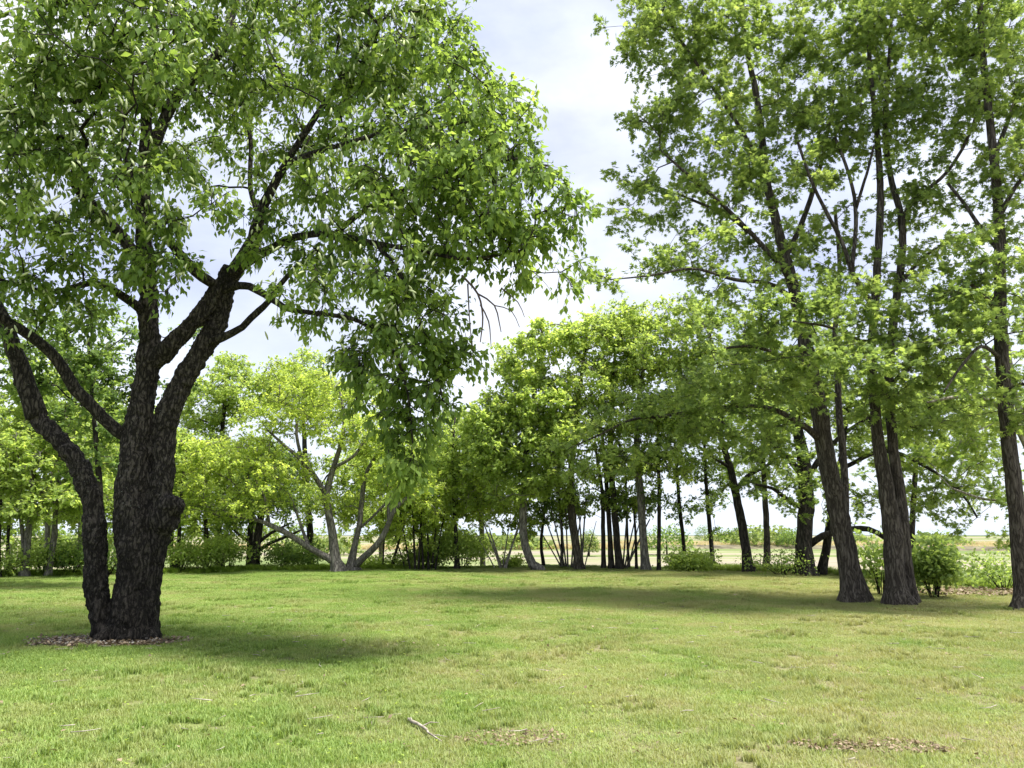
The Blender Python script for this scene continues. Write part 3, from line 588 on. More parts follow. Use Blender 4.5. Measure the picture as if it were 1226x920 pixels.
tree('oak_tree', 'straight dark oak trunk cut by the right edge of the view', 'tree', [
 ('trunk', [(1229, 740, YC, 36), (1226, 710, YC, 26), (1222, 670, YC, 24), (1216, 600, YC, 22), (1208, 530, YC, 21), (1201, 450, YC, 19), (1198, 400, YC, 18), (1197, 311, YC, 16), (1195, 239, YC, 14), (1190, 190, YC, 12), (1185, 143, YC, 11), (1178, 80, YC, 9), (1173, 0, YC, 7), (1170, -100, YC, 4)]),
 ('limb', [(1196, 300, YC, 8), (1175, 275, YC + .3, 6), (1155, 245, YC + .5, 5), (1135, 220, YC + .7, 4)]),
 ('limb', [(1196, 260, YC, 8), (1215, 225, YC - .3, 6), (1245, 190, YC - .6, 4)]),
 ('limb', [(1190, 190, YC, 8), (1205, 150, YC + .2, 6), (1222, 100, YC + .3, 4)]),
 ('limb', [(1199, 430, YC, 7), (1175, 415, YC - .5, 5), (1150, 440, YC - 1, 4), (1130, 470, YC - 1.3, 3)]),
 ('limb', [(1197, 380, YC, 8), (1175, 350, YC - .5, 6), (1150, 335, YC - 1, 4)]),
 ('limb', [(1203, 470, YC, 6), (1225, 460, YC - .6, 5), (1250, 470, YC - 1, 3)]),
 ], [
 (1180, 30, 15.5, 1.2, 1.5, 1.0), (1220, 90, 15.5, 1.0, 1.4, .8), (1170, 130, 15.8, .9, 1.2, .6), (1225, 190, 15.3, .8, 1.2, .6), (1170, 230, 16, .7, 1, .5), (1220, 260, 15.3, .8, 1.1, .5), (1165, 300, 15.3, .7, 1, .4),
 (1210, 330, 14.8, .9, 1.1, .45), (1150, 350, 14.8, .8, 1, .35), (1215, 390, 14.6, .8, 1, .4), (1160, 440, 15, .7, .9, .35), (1220, 440, 14.8, .6, .9, .35), (1225, 500, 15, .5, .8, .3), (1180, 60, 17, 1.6, 1.6, 1.2, .4), (1220, -50, 15.5, 2, 2.4, 1.2, .25),
 (1300, 150, 15.5, 1.4, 2, 1.6, .6), (1300, 350, 15.5, 1.2, 1.6, 1.2, .6), (1160, 500, 16.5, .6, .8, .3), (1190, 360, 14.4, .8, .9, .35), (1180, 470, 14.8, .7, .9, .35, .8), (1140, 400, 15, .7, .9, .35),
 ], M['oak_leaf'], M['oak_bark'], **OK)

# old oak behind the front pair
BG = dict(tmpl=STAR, lsize=0.155, clump_vol=0.24, nleaf=52, twigs=5, tiplen=0.55, tip_r=0.008, droop=0.1, flat=0.5, upright=0.4, step=0.35, tint=(0.48, 0.22), low_z=0.9, attach_from=0.3)
tree('oak_tree', 'old spreading oak with a stout dark trunk and low limbs behind the front pair', 'tree', [
 ('trunk', [(966, 692, 27, 30), (963, 665, 27, 25), (963, 640, 27, 23), (965, 600, 27, 22), (963, 560, 27, 20), (958, 530, 27, 16), (950, 480, 27, 11), (945, 420, 27, 7)]),
 ('trunk', [(984, 692, 27.3, 14), (989, 660, 27.3, 12), (994, 625, 27.2, 11), (1002, 580, 27.1, 9), (1010, 530, 27, 7), (1016, 480, 27, 4)]),
 ('limb', [(970, 652, 27, 10), (985, 642, 26.7, 10), (1010, 635, 26.4, 9), (1040, 634, 26.2, 8), (1060, 645, 26, 7), (1075, 662, 25.8, 4)]),
 ('limb', [(962, 572, 27, 10), (950, 556, 26.8, 9), (938, 545, 26.6, 8), (920, 525, 26.4, 7), (905, 505, 26, 5), (890, 490, 26, 3)]),
 ('limb', [(965, 610, 27, 9), (945, 600, 26.6, 7), (925, 585, 26.2, 5), (905, 580, 26, 3)]),
 ('limb', [(968, 570, 27, 9), (985, 545, 26.8, 8), (1010, 520, 26.6, 6), (1040, 500, 26.4, 4)]),
 ('limb', [(1010, 560, 27, 7), (1060, 540, 26.4, 6), (1110, 560, 26, 5), (1150, 590, 25.6, 4), (1170, 620, 25.4, 3)]),
 ], [
 (900, 500, 26, 1.3, 1.6, .9), (950, 470, 27, 1.6, 2, 1.0), (940, 590, 25.6, .9, 1.0, .8), (965, 560, 25.4, .9, 1, .8), (975, 610, 25.4, .6, .7, .6), (1000, 470, 27, 1.5, 2, 1.0), (1040, 530, 26.4, 1.2, 1.5, .8), (1030, 585, 26, 1.1, 1.2, .7), (1020, 620, 25.8, .7, .8, .35),
 (890, 560, 26, .8, 1, .6, .7), (1100, 500, 26.5, 1.5, 1.6, 1.0), (1050, 480, 27, 1.5, 1.6, 1.0), (1150, 470, 27, 1.6, 1.6, 1.1), (920, 540, 27, 1.1, 1.3, .6), (1100, 575, 26, 1.2, 1.2, .6), (1150, 600, 25.4, 1.0, 1.1, .7), (1180, 560, 25.6, 1.0, 1.2, .6), (1140, 635, 25.2, .6, .7, .5), (1120, 610, 25.6, .8, .9, .4), (860, 480, 26, 1.2, 1.2, .8, .8), (985, 420, 27.5, 1.6, 1.8, 1.1),
 ], M['oak_leaf'], M['dark_bark'], **BG)
tree('oak_tree', 'dark oak leaning left at the lawn edge beside the pale leafy shrub', 'tree', [
 ('trunk', [(897, 690, 29, 18), (893, 660, 29, 14), (889, 630, 29, 13), (882, 595, 29, 12), (874, 560, 29, 10), (862, 520, 29, 8), (855, 470, 29, 6), (850, 400, 29, 4)]),
 ('limb', [(880, 590, 29, 7), (895, 570, 28.7, 6), (915, 560, 28.4, 5), (930, 548, 28.2, 3)]),
 ('limb', [(874, 560, 29, 6), (850, 545, 28.6, 5), (830, 530, 28.4, 3)]),
 ('limb', [(868, 540, 29, 6), (885, 520, 28.8, 5), (905, 500, 28.6, 3)]),
 ], [
 (850, 440, 29, 1.7, 2, 1.2), (830, 520, 28.4, 1.1, 1.4, .7), (880, 540, 28.6, 1.2, 1.4, .7, .8), (910, 580, 28.2, 1.0, 1.1, .5, .8), (860, 590, 28.4, .9, 1, .4, .7), (900, 430, 29, 1.6, 1.8, 1.0), (850, 370, 29, 1.6, 2, .7)],
 M['oak_leaf'], M['dark_bark'], **BG)
tree('oak_tree', 'pale limbed tree behind the rightmost trunk with thin light foliage', 'tree', [
 ('trunk', [(1262, 700, 24, 20), (1255, 640, 24, 16), (1245, 580, 24, 14), (1230, 520, 24, 11), (1215, 470, 24, 8), (1205, 400, 24, 5)]),
 ('limb', [(1240, 560, 24, 8), (1215, 510, 23.8, 7), (1185, 480, 23.6, 6), (1150, 475, 23.4, 5), (1110, 482, 23.2, 3)]),
 ('limb', [(1248, 600, 24, 7), (1220, 598, 23.6, 5), (1180, 598, 23.4, 4), (1140, 585, 23.2, 3)]),
 ('limb', [(1220, 515, 23.8, 6), (1190, 450, 23.8, 5), (1150, 420, 23.8, 3)]),
 ], [(1190, 440, 24, 1.6, 1.8, .8, .8), (1130, 460, 23.6, 1.3, 1.5, .7, .8), (1200, 520, 23.6, 1.3, 1.4, .7, .8), (1130, 540, 23.6, 1.2, 1.2, .6, .8), (1215, 590, 23.4, .9, 1, .5, .8), (1170, 590, 23.4, .8, .9, .4, .7), (1230, 640, 23.5, .7, .8, .5), (1180, 380, 24.5, 1.6, 1.8, .8)],
 M['pale_leaf'], M['pale_bark'], **BG)

WS = 0.74
tree('oak_tree', 'light green tree filling the gap beyond the leaning oak and the old oak', 'tree', [
 ('trunk', [(918, 690, 36, 12), (918, 640, 36, 10), (915, 580, 36, 8), (912, 500, 36, 5)])],
 [(900, 520, 36, 2.0, 1.8, 1.2), (940, 490, 36, 1.9, 1.8, 1.2), (915, 450, 36, 2.0, 1.8, 1.0), (870, 480, 36, 1.7, 1.6, 1.1), (930, 560, 36, 1.5, 1.4, .8), (890, 570, 36, 1.2, 1.2, .5)], M['maple_leaf'], M['dark_bark'], **BG)
tree('oak_tree', 'light green tree filling the gap beyond the double trunk and the rightmost trunk', 'tree', [
 ('trunk', [(1092, 690, 32, 10), (1092, 640, 32, 9), (1095, 580, 32, 8), (1100, 500, 32, 5)])],
 [(1090, 540, 32, 1.9, 1.7, 1.0), (1130, 510, 32, 1.9, 1.7, 1.1), (1080, 480, 32, 1.9, 1.7, 1.1), (1160, 550, 32, 1.6, 1.5, .9), (1110, 590, 32, 1.3, 1.3, .5), (1190, 500, 32, 1.8, 1.7, 1.1), (1180, 590, 32, 1.2, 1.2, .5), (1040, 520, 32, 1.5, 1.5, 1.0)], M['maple_leaf'], M['dark_bark'], **BG)
# ------------------------------------------------------------------ 3. middle grove
MG = dict(tmpl=OVAL, lsize=0.135, clump_vol=0.17, nleaf=64, twigs=5, tiplen=0.55, tip_r=0.009, droop=0.15, flat=0.5, upright=0.45, step=0.4, tint=(0.5, 0.25), low_z=1.2, attach_from=0.35)
def tr(nm, label, limbs, lobes, leaf='maple_leaf', bark='oak_bark', group=None, **kw):
    a = dict(MG); a.update(kw)
    return tree(nm, label, 'tree', limbs, lobes, M[leaf], M[bark], group, **a)
GV = 'slim trees of the grove at the far lawn edge'
tr('maple_tree', 'maple with a curved grey trunk sweeping up from the right, left end of the grove', [
 ('trunk', [(646, 686, 30, 16), (637, 675, 30, 14), (629, 655, 30, 13), (626, 630, 30, 12), (627, 590, 30, 12), (629, 560, 30, 11), (636, 500, 30, 9), (645, 430, 30, 6), (650, 390, 30, 4)])],
 [(620, 540, 29.5, 1.8, 1.8, .9), (600, 500, 30, 1.5, 1.8, 1.1), (640, 480, 29.5, 1.7, 2, 1.2), (630, 430, 30, 1.4, 1.8, 1.0), (665, 405, 30, 1.2, 1.6, .8), (590, 555, 29.5, 1.0, 1.4, .8), (650, 560, 29, 1.3, 1.2, .8), (612, 590, 29.5, 1.2, 1.2, .5), (585, 520, 29.5, 1.1, 1.3, .9), (660, 520, 28.5, 1.3, 1.3, .7)], bark='grey_bark', lsize=.17)
tr('maple_tree', 'maple with a straight dark trunk leaning slightly left, second thick trunk of the grove', [
 ('trunk', [(694, 686, 30.5, 16), (690, 655, 30.5, 13), (685, 620, 30.5, 13), (683, 580, 30.5, 11), (690, 500, 30.5, 8), (700, 420, 30.5, 5), (705, 385, 30.5, 3)])],
 [(690, 520, 30, 1.7, 1.8, 1.1), (710, 460, 30, 1.7, 2, 1.2), (700, 405, 30, 1.5, 1.8, .8), (740, 500, 30, 1.4, 1.7, .9), (670, 575, 29.8, 1.3, 1.4, .6), (720, 560, 30, 1.4, 1.4, .6), (750, 400, 30, 1.3, 1.5, .8)])
tr('maple_tree', 'three dark stems standing close together in the middle of the grove', [
 ('trunk', [(741, 686, 30.5, 13), (738, 640, 30.5, 11), (734, 590, 30.5, 10), (731, 540, 30.5, 9), (732, 470, 30.5, 6), (740, 400, 30.5, 4)]),
 ('trunk', [(732, 685, 30.7, 10), (730, 640, 30.7, 8), (727, 590, 30.7, 7), (722, 530, 30.7, 5), (715, 480, 30.7, 3)]),
 ('trunk', [(723, 685, 30.9, 8), (722, 640, 30.9, 7), (721, 590, 30.9, 6), (712, 530, 30.9, 4)])],
 [(750, 440, 31, 1.7, 2, 1.1), (735, 385, 31, 1.5, 1.6, .6), (760, 550, 30.5, 1.4, 1.4, .7), (700, 600, 31, 1.3, 1.3, .5), (745, 595, 31, 1.3, 1.3, .5), (770, 500, 30.5, 1.3, 1.4, .8)], bark='dark_bark')
tr('maple_tree', 'maple with a thick grey trunk curving at its foot, right of the three close stems', [
 ('trunk', [(774, 686, 30, 16), (771, 660, 30, 13), (769, 620, 30, 12), (766, 580, 30, 12), (762, 550, 30, 10), (765, 480, 30, 8), (775, 410, 30, 5), (780, 375, 30, 3)]),
 ('limb', [(764, 575, 30, 6), (750, 550, 30, 5), (735, 520, 30, 4), (722, 490, 30, 2)])],
 [(780, 420, 29.5, 1.8, 2, 1.1), (800, 500, 29.5, 1.5, 1.7, .9), (770, 380, 30, 1.4, 1.5, .6), (790, 560, 29.5, 1.3, 1.3, .6), (820, 440, 29.5, 1.4, 1.6, 1.0), (815, 385, 30, 1.3, 1.4, .7)], bark='grey_bark')
for (a, lab, lb) in [
 ([(789, 688, 30, 7), (789, 640, 30, 6), (789, 590, 30, 6), (788, 530, 30, 5), (790, 470, 30, 3)], 'slender grey pole trunk just right of the thick curving grove trunk', [(795, 540, 30, 1.1, 1.2, .7), (790, 600, 30, .9, 1, .5, .7), (790, 490, 30, 1.2, 1.3, .8)]),
 ([(820, 680, 33, 7), (818, 645, 33, 6), (814, 610, 33, 6), (810, 560, 33, 5), (806, 500, 33, 3)], 'thin dark trunk rising behind the low round yellow green bush', [(812, 560, 33, 1.3, 1.3, .7), (812, 610, 33, .9, 1, .5, .7), (812, 500, 33, 1.5, 1.5, 1)]),
 ([(854, 684, 32, 8), (851, 645, 32, 7), (847, 600, 32, 6), (844, 550, 32, 5), (842, 490, 32, 3)], 'thin dark trunk right of the low bush with a small low leafy spray', [(845, 560, 32, 1.3, 1.3, .6), (850, 600, 32, 1.0, 1, .4), (866, 632, 32, .55, .6, .4), (845, 500, 32, 1.4, 1.4, 1)]),
 ]:
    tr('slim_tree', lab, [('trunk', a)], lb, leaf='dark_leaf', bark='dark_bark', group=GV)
tr('slim_tree', 'short dark leafed tree filling the space between the curved trunk and the leaning one', [
 ('trunk', [(651, 684, 32.5, 6), (648, 650, 32.5, 5), (652, 610, 32.5, 4), (655, 560, 32.5, 3)]),
 ('trunk', [(672, 684, 32, 6), (673, 650, 32, 5), (671, 610, 32, 4), (668, 570, 32, 3)])],
 [(650, 615, 32.5, 1.2, 1.2, .6), (672, 610, 32.5, 1.1, 1.1, .6), (660, 580, 32.5, 1.3, 1.3, .7), (640, 600, 32.5, .9, 1, .6)], leaf='dark_leaf', bark='dark_bark', group=GV)
tr('slim_tree', 'three spindly dark stems between the three close stems and the thick grey trunk', [
 ('trunk', [(753, 684, 31.5, 5), (751, 640, 31.5, 4), (750, 600, 31.5, 4), (748, 550, 31.5, 3)]),
 ('trunk', [(762, 684, 31, 5), (761, 640, 31, 4), (758, 600, 31, 3)])],
 [(750, 600, 31.5, 1.0, 1, .5), (755, 560, 31.5, 1.2, 1.2, .7)], leaf='dark_leaf', bark='dark_bark', group=GV)

# multi-stemmed shrubs with bare grey stems
def stemmed(nm, label, px, Y, stems, lobes, leaf='maple_leaf', bark='grey_bark', cat='shrub', **kw):
    lim = [('trunk', [(px + a0, 684, Y + rng.uniform(-.2, .2), w), (px + a0 + (a1 - a0) * .45, 684 - h * .5, Y, w * .8), (px + a1, 684 - h, Y, w * .5)]) for (a0, a1, h, w) in stems]
    a = dict(MG, low_z=0.5, flare=0.1); a.update(kw)
    return tree(nm, label, cat, lim, lobes, M[leaf], M[bark], **a)
stemmed('multi_stem_shrub', 'shrub of many thin bare grey stems fanning out left of the leaning grove trunk', 680, 31.5,
  [(-6, -32, 75, 3), (-4, -24, 90, 3), (-2, -14, 95, 3), (0, -4, 95, 3), (4, 12, 90, 3), (-8, -40, 60, 2.5), (6, 18, 80, 3), (16, 22, 90, 3.5), (18, 12, 85, 3), (20, 34, 60, 2)], [(660, 590, 31.5, 1.2, 1, .5), (695, 600, 31.5, 1.1, 1, .5), (625, 625, 31.5, .5, .6, .3, .5)], leaf='dark_leaf')
stemmed('multi_stem_shrub', 'shrub of thin bare stems leaning right toward the thick grey grove trunk', 748, 31,
  [(0, 14, 70, 3), (2, 30, 62, 4), (-6, -12, 80, 3), (4, 22, 75, 2.5), (-2, 4, 85, 3), (-16, -20, 60, 2.5)], [(760, 612, 31, .9, 1, .4), (735, 600, 31, 1, 1, .4)], leaf='dark_leaf')
stemmed('multi_stem_shrub', 'pale barked shrub with bare stems spread in a wide V left of the curved trunk', 602, 31,
  [(-2, -16, 50, 4), (-3, -30, 75, 3), (2, 20, 55, 4), (4, 28, 85, 3), (0, 10, 70, 2.5), (-10, -34, 48, 2)], [(590, 610, 31, 1.4, 1.2, .6), (560, 590, 31, 1.3, 1.3, .8), (620, 620, 31, .9, .9, .5), (632, 645, 31, .6, .5, .5)], leaf='yellow_leaf', bark='pale_bark')
tr('slim_tree', 'single dark trunk standing in front of the round bush left of the pale V stems', [
 ('trunk', [(547, 688, 31, 10), (547, 665, 31, 7), (545, 630, 31, 6), (543, 590, 31, 5), (542, 540, 31, 4), (545, 500, 31, 3)])],
 [(545, 590, 31, 1.3, 1.4, .8), (560, 550, 31, 1.4, 1.5, .9), (530, 560, 31, 1.3, 1.5, .8), (545, 520, 31.5, 1.1, 1.3, .8), (575, 600, 31, 1.1, 1.2, .7)], leaf='maple_leaf', bark='dark_bark')
stemmed('multi_stem_shrub', 'thicket of dark upright stems between the grey double tree and the single dark trunk', 505, 31,
  [(-8, -12, 90, 4), (-4, 2, 100, 4), (2, -4, 95, 4), (8, 6, 90, 4), (12, 20, 80, 3), (-14, -26, 70, 3), (16, 30, 85, 3), (-20, -36, 55, 2.5)], [(490, 620, 31, 1.4, 1.3, .9), (520, 610, 31, 1.3, 1.3, .9), (500, 580, 31, 1.4, 1.3, .8), (500, 660, 31, .9, .8, .5, .5), (515, 650, 31, .7, .6, .5, .5)], leaf='yellow_leaf', bark='dark_bark')
stemmed('multi_stem_shrub', 'thin curved dark stem leaning right just right of the grey double tree', 468, 31.5,
  [(0, 14, 50, 4), (2, 22, 80, 3), (-10, -6, 70, 3)], [(480, 610, 31.5, 1.1, 1, .7), (465, 630, 31.5, .7, .7, .5)], leaf='maple_leaf', bark='dark_bark')

# ------------------------------------------------------------------ 4. yellow-green spreading trees on the left
YL = dict(lsize=.115, clump_vol=.14, nleaf=62, tiplen=.5, tip_r=.008)
tr('spreading_tree', 'bright yellow green tree with one upright grey trunk and a long low limb sweeping left', [
 ('trunk', [(405, 688, 29.5, 26), (402, 672, 29.5, 18), (398, 640, 29.5, 13), (393, 610, 29.5, 12), (391, 592, 29.5, 12), (398, 565, 29.5, 9), (407, 535, 29.4, 7), (412, 500, 29.4, 5), (405, 460, 29.5, 3)]),
 ('limb', [(402, 674, 29.5, 12), (392, 668, 29.4, 11), (375, 659, 29.2, 10), (352, 644, 29, 9), (330, 632, 28.8, 8), (305, 622, 28.6, 5), (270, 618, 28.4, 3)]),
 ('limb', [(391, 594, 29.5, 9), (378, 572, 29.3, 8), (360, 550, 29, 7), (342, 535, 28.8, 5), (320, 515, 28.6, 3)]),
 ('limb', [(362, 552, 29, 6), (355, 520, 28.8, 5), (358, 490, 28.8, 3)]),
 ('limb', [(370, 655, 29.2, 6), (362, 635, 29.4, 5), (352, 605, 29.5, 4), (345, 590, 29.6, 2)]),
 ('limb', [(322, 628, 28.8, 6), (318, 600, 28.6, 4), (300, 560, 28.6, 3), (295, 530, 28.6, 2)]),
 ('limb', [(400, 560, 29.4, 6), (425, 545, 29.2, 5), (440, 520, 29.2, 3)]),
 ], [(290, 545, 28.6, 1.6, 1.7, .8), (330, 500, 28.8, 1.5, 1.7, .8), (380, 470, 29, 1.5, 1.8, .8), (260, 590, 28.6, 1.4, 1.5, .7), (340, 560, 28.6, 1.5, 1.5, .6), (400, 510, 29, 1.3, 1.6, .7), (300, 610, 28.4, 1.2, 1.3, .35), (380, 590, 28.8, 1.0, 1.1, .4, .7), (235, 615, 28.5, 1.0, 1.1, .5), (430, 520, 29, 1.0, 1.3, .6), (320, 590, 28.4, 1.3, 1.3, .4), (250, 545, 28.8, 1.1, 1.4, .7), (350, 450, 29.3, 1.2, 1.4, .6), (350, 620, 29, .9, 1, .25, .7)],
 leaf='yellow_leaf', bark='grey_bark', **YL)
tr('spreading_tree', 'yellow green tree with low forked stems curving right, beside the sweeping limb tree', [
 ('trunk', [(422, 688, 30, 22), (421, 678, 30, 16), (424, 655, 30, 10), (430, 630, 30, 9), (433, 600, 30, 8), (437, 570, 30, 7), (450, 545, 30, 5), (458, 510, 30, 3)]),
 ('limb', [(422, 680, 30, 13), (435, 668, 29.8, 11), (452, 652, 29.6, 10), (462, 635, 29.5, 9), (470, 615, 29.4, 8), (485, 598, 29.3, 6), (510, 588, 29.2, 3)]),
 ('limb', [(466, 625, 29.5, 7), (466, 600, 29.6, 5), (480, 575, 29.6, 4), (490, 550, 29.6, 2)]),
 ('limb', [(431, 632, 30, 5), (445, 620, 29.8, 4), (465, 600, 29.6, 4), (482, 588, 29.5, 2)]),
 ], [(460, 560, 29.6, 1.3, 1.4, .9), (500, 580, 29.4, 1.2, 1.4, .7), (480, 540, 29.6, 1.0, 1.3, .7), (440, 520, 30, 1.2, 1.4, .9), (510, 610, 29.4, .8, .9, .5), (430, 600, 30.4, .9, 1, .5, .7), (525, 590, 29.4, .6, .9, .5), (440, 470, 30.5, 1.0, 1.2, .8)],
 leaf='yellow_leaf', bark='grey_bark', **YL)
tr('dark_trunk_tree', 'dark trunked tree with low forked limbs left of the sweeping grey limb', [
 ('trunk', [(304, 690, 31.5, 18), (306, 665, 31.5, 14), (309, 640, 31.5, 12), (313, 615, 31.5, 10), (318, 580, 31.5, 7), (322, 530, 31.5, 4)]),
 ('trunk', [(298, 688, 31.8, 10), (299, 650, 31.8, 9), (301, 610, 31.8, 7), (295, 560, 31.8, 4)]),
 ('limb', [(308, 660, 31.5, 7), (325, 650, 31.2, 6), (345, 642, 31, 4), (360, 635, 30.8, 3)]),
 ('limb', [(309, 650, 31.5, 7), (325, 638, 31.6, 5), (345, 628, 31.8, 3)]),
 ('limb', [(306, 655, 31.5, 6), (292, 645, 31.4, 5), (280, 635, 31.2, 3)]),
 ], [(310, 600, 32, 1.5, 1.5, .7), (280, 620, 31.5, 1.1, 1.2, .5), (340, 600, 32, 1.4, 1.4, .6), (320, 560, 32.5, 1.6, 1.6, .9), (350, 630, 31.5, .8, .8, .3, .6)], leaf='dark_leaf', bark='dark_bark')

# trees beyond, left
tr('woodland_tree', 'tall green tree rising behind the yellow green spreading trees', [
 ('trunk', [(262, 690, 35, 12), (262, 620, 35, 10), (265, 540, 35, 8), (270, 460, 35, 4)])],
 [(250, 480, 35, 1.9, 2, 1.2), (290, 470, 35, 1.6, 2, 1.0), (235, 530, 35, 1.5, 1.8, 1.1), (270, 560, 35, 1.5, 1.8, 1), (280, 440, 35.5, 1.2, 1.5, .7), (230, 580, 34.5, 1.1, 1.4, .8)], bark='dark_bark', leaf='maple_leaf')
tr('woodland_tree', 'green tree behind the upright grey trunk, its top highest over the yellow crown', [
 ('trunk', [(372, 690, 35, 12), (370, 620, 35, 10), (365, 540, 35, 8), (362, 470, 35, 4)])],
 [(350, 470, 35, 1.6, 2, 1.1), (390, 480, 35.5, 1.6, 2, 1.1), (370, 440, 36, 1.3, 1.6, .7), (400, 600, 34, 1.6, 1.6, .9), (440, 600, 33.5, 1.5, 1.5, .9), (430, 560, 34, 1.6, 1.6, 1), (340, 570, 35, 1.5, 1.6, 1.2)], bark='dark_bark', leaf='maple_leaf')
tr('woodland_tree', 'pale green tree between the grey double tree and the single dark trunk, thin topped', [
 ('trunk', [(520, 688, 35, 9), (520, 620, 35, 8), (522, 560, 35, 6), (524, 500, 35, 3)])],
 [(520, 560, 35, 1.5, 1.6, 1.2), (560, 570, 35, 1.4, 1.5, 1), (540, 510, 36, 1.2, 1.4, .9), (570, 520, 36, 1.1, 1.3, .8), (500, 540, 35, 1.1, 1.3, 1), (590, 560, 34.5, 1.2, 1.3, .9)], bark='grey_bark', leaf='pale_leaf')
LW = 'trees of the wood behind the big dark cherry'
tr('woodland_tree', 'wood tree with a pale grey forked trunk far left, left of the leaning grey trunk', [
 ('trunk', [(27, 702, 25.5, 15), (31, 670, 25.5, 11), (34, 640, 25.5, 10), (37, 610, 25.5, 9), (40, 570, 25.5, 8), (38, 520, 25.5, 6), (40, 460, 25.5, 4)]),
 ('limb', [(29, 660, 25.5, 7), (24, 610, 25.7, 6), (18, 560, 25.8, 5), (16, 510, 25.9, 3)]),
 ('limb', [(38, 600, 25.5, 5), (55, 585, 25.2, 4), (70, 565, 25, 3)])],
 [(30, 560, 25, 1.4, 1.6, .8), (60, 600, 24.8, 1.2, 1.3, .5), (20, 610, 25, 1.0, 1.2, .5), (50, 520, 25.5, 1.4, 1.6, .8), (20, 490, 25.5, 1.3, 1.5, .8), (60, 450, 26, 1.4, 1.6, .8)], bark='grey_bark', group=LW)
tr('woodland_tree', 'wood tree with a grey trunk leaning right, seen left of the cherry trunk', [
 ('trunk', [(56, 700, 26, 12), (61, 670, 26, 9), (65, 640, 26, 9), (67, 600, 26, 7), (72, 560, 26, 6), (80, 500, 26, 4)])],
 [(90, 600, 25.8, 1.3, 1.4, .6), (80, 560, 26, 1.4, 1.5, .7), (100, 530, 26, 1.5, 1.6, .9), (120, 590, 26, 1.2, 1.3, .6), (90, 480, 26.5, 1.5, 1.6, .9)], bark='grey_bark', group=LW)
tr('woodland_tree', 'deep green tree seen between the stems of the big dark cherry', [
 ('trunk', [(118, 698, 21, 12), (120, 640, 21, 10), (118, 560, 21, 9), (110, 480, 21, 6), (105, 400, 21, 4)])],
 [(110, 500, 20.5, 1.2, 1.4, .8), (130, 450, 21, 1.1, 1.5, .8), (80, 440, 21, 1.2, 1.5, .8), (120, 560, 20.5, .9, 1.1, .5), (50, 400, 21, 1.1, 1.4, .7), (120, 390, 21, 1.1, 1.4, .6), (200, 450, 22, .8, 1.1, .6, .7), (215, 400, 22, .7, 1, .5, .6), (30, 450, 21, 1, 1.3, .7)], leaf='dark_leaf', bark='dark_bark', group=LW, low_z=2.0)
tr('woodland_tree', 'slender tree just right of the cherry trunk in the wood', [
 ('trunk', [(212, 694, 29, 8), (214, 650, 29, 6), (217, 600, 29, 5), (222, 540, 29, 3)]),
 ('trunk', [(205, 694, 29.5, 7), (205, 650, 29.5, 6), (208, 600, 29.5, 5)])],
 [(215, 600, 29, 1.3, 1.4, .9), (230, 550, 29.5, 1.2, 1.4, .9), (210, 540, 30, 1.3, 1.4, .8), (225, 640, 29, .7, .8, .4, .6)], bark='dark_bark', group=LW)
tr('woodland_tree', 'thin wood tree cut by the left edge of the view', [
 ('trunk', [(-4, 704, 25, 9), (-2, 660, 25, 7), (0, 610, 25, 6), (4, 550, 25, 4)]), ('trunk', [(10, 702, 26, 7), (9, 660, 26, 5), (12, 610, 26, 4)])],
 [(0, 600, 25, 1.2, 1.3, .7), (5, 550, 25, 1.3, 1.4, .8), (0, 500, 25.5, 1.3, 1.4, .8)], bark='dark_bark', group=LW)
tr('woodland_tree', 'low branched light green tree between the cherry burl and the dark forked trunk', [('trunk', [(246, 694, 33, 9), (247, 640, 33, 7), (244, 590, 33, 4)])],
   [(240, 620, 33, 1.4, 1.3, .8), (265, 640, 33, 1.0, 1.0, .5), (220, 600, 33, 1.2, 1.3, .9), (250, 580, 33.5, 1.4, 1.4, .9)], bark='dark_bark', leaf='maple_leaf', low_z=.7)
tr('woodland_tree', 'green tree closing the gap behind the single dark trunk and pale V stems', [('trunk', [(578, 690, 36, 9), (577, 640, 36, 8), (572, 560, 36, 5)])],
   [(560, 600, 36, 1.6, 1.5, .9), (600, 590, 36, 1.5, 1.5, .8), (580, 560, 36, 1.6, 1.5, .9), (545, 640, 36, 1.2, 1.2, .5), (600, 540, 36, 1.4, 1.4, .9)], bark='grey_bark', leaf='maple_leaf', low_z=.9)
for (px, Y, lf, lab) in [(10, 38, 'pale_leaf', 'deep in the wood at the left edge'), (95, 40, 'pale_leaf', 'deep in the wood between the cherry stems'), (180, 40, 'maple_leaf', 'deep in the wood hidden mostly by the cherry trunk'),
                     (300, 42, 'pale_leaf', 'beyond the dark forked trunk'), (455, 42, 'maple_leaf', 'beyond the curved stems of the double tree'), (505, 43, 'pale_leaf', 'beyond the dark stem thicket')]:
    tr('woodland_tree', 'soft green crown ' + lab, [('trunk', [(px, 690, Y, 9), (px + 2, 620, Y, 8), (px - 3, 540, Y, 5)])],
     [(px, 600, Y, 2.4, 1.4, 1.2), (px + 32, 640, Y, 1.6, 1.2, .7), (px - 32, 635, Y, 1.6, 1.2, .7), (px + 8, 550, Y, 2.2, 1.4, 1.4), (px - 20, 510 if px < 250 else 560, Y, 1.8, 1.4, 1.0)], bark='grey_bark', leaf=lf, low_z=.5, lsize=.16, clump_vol=.3)
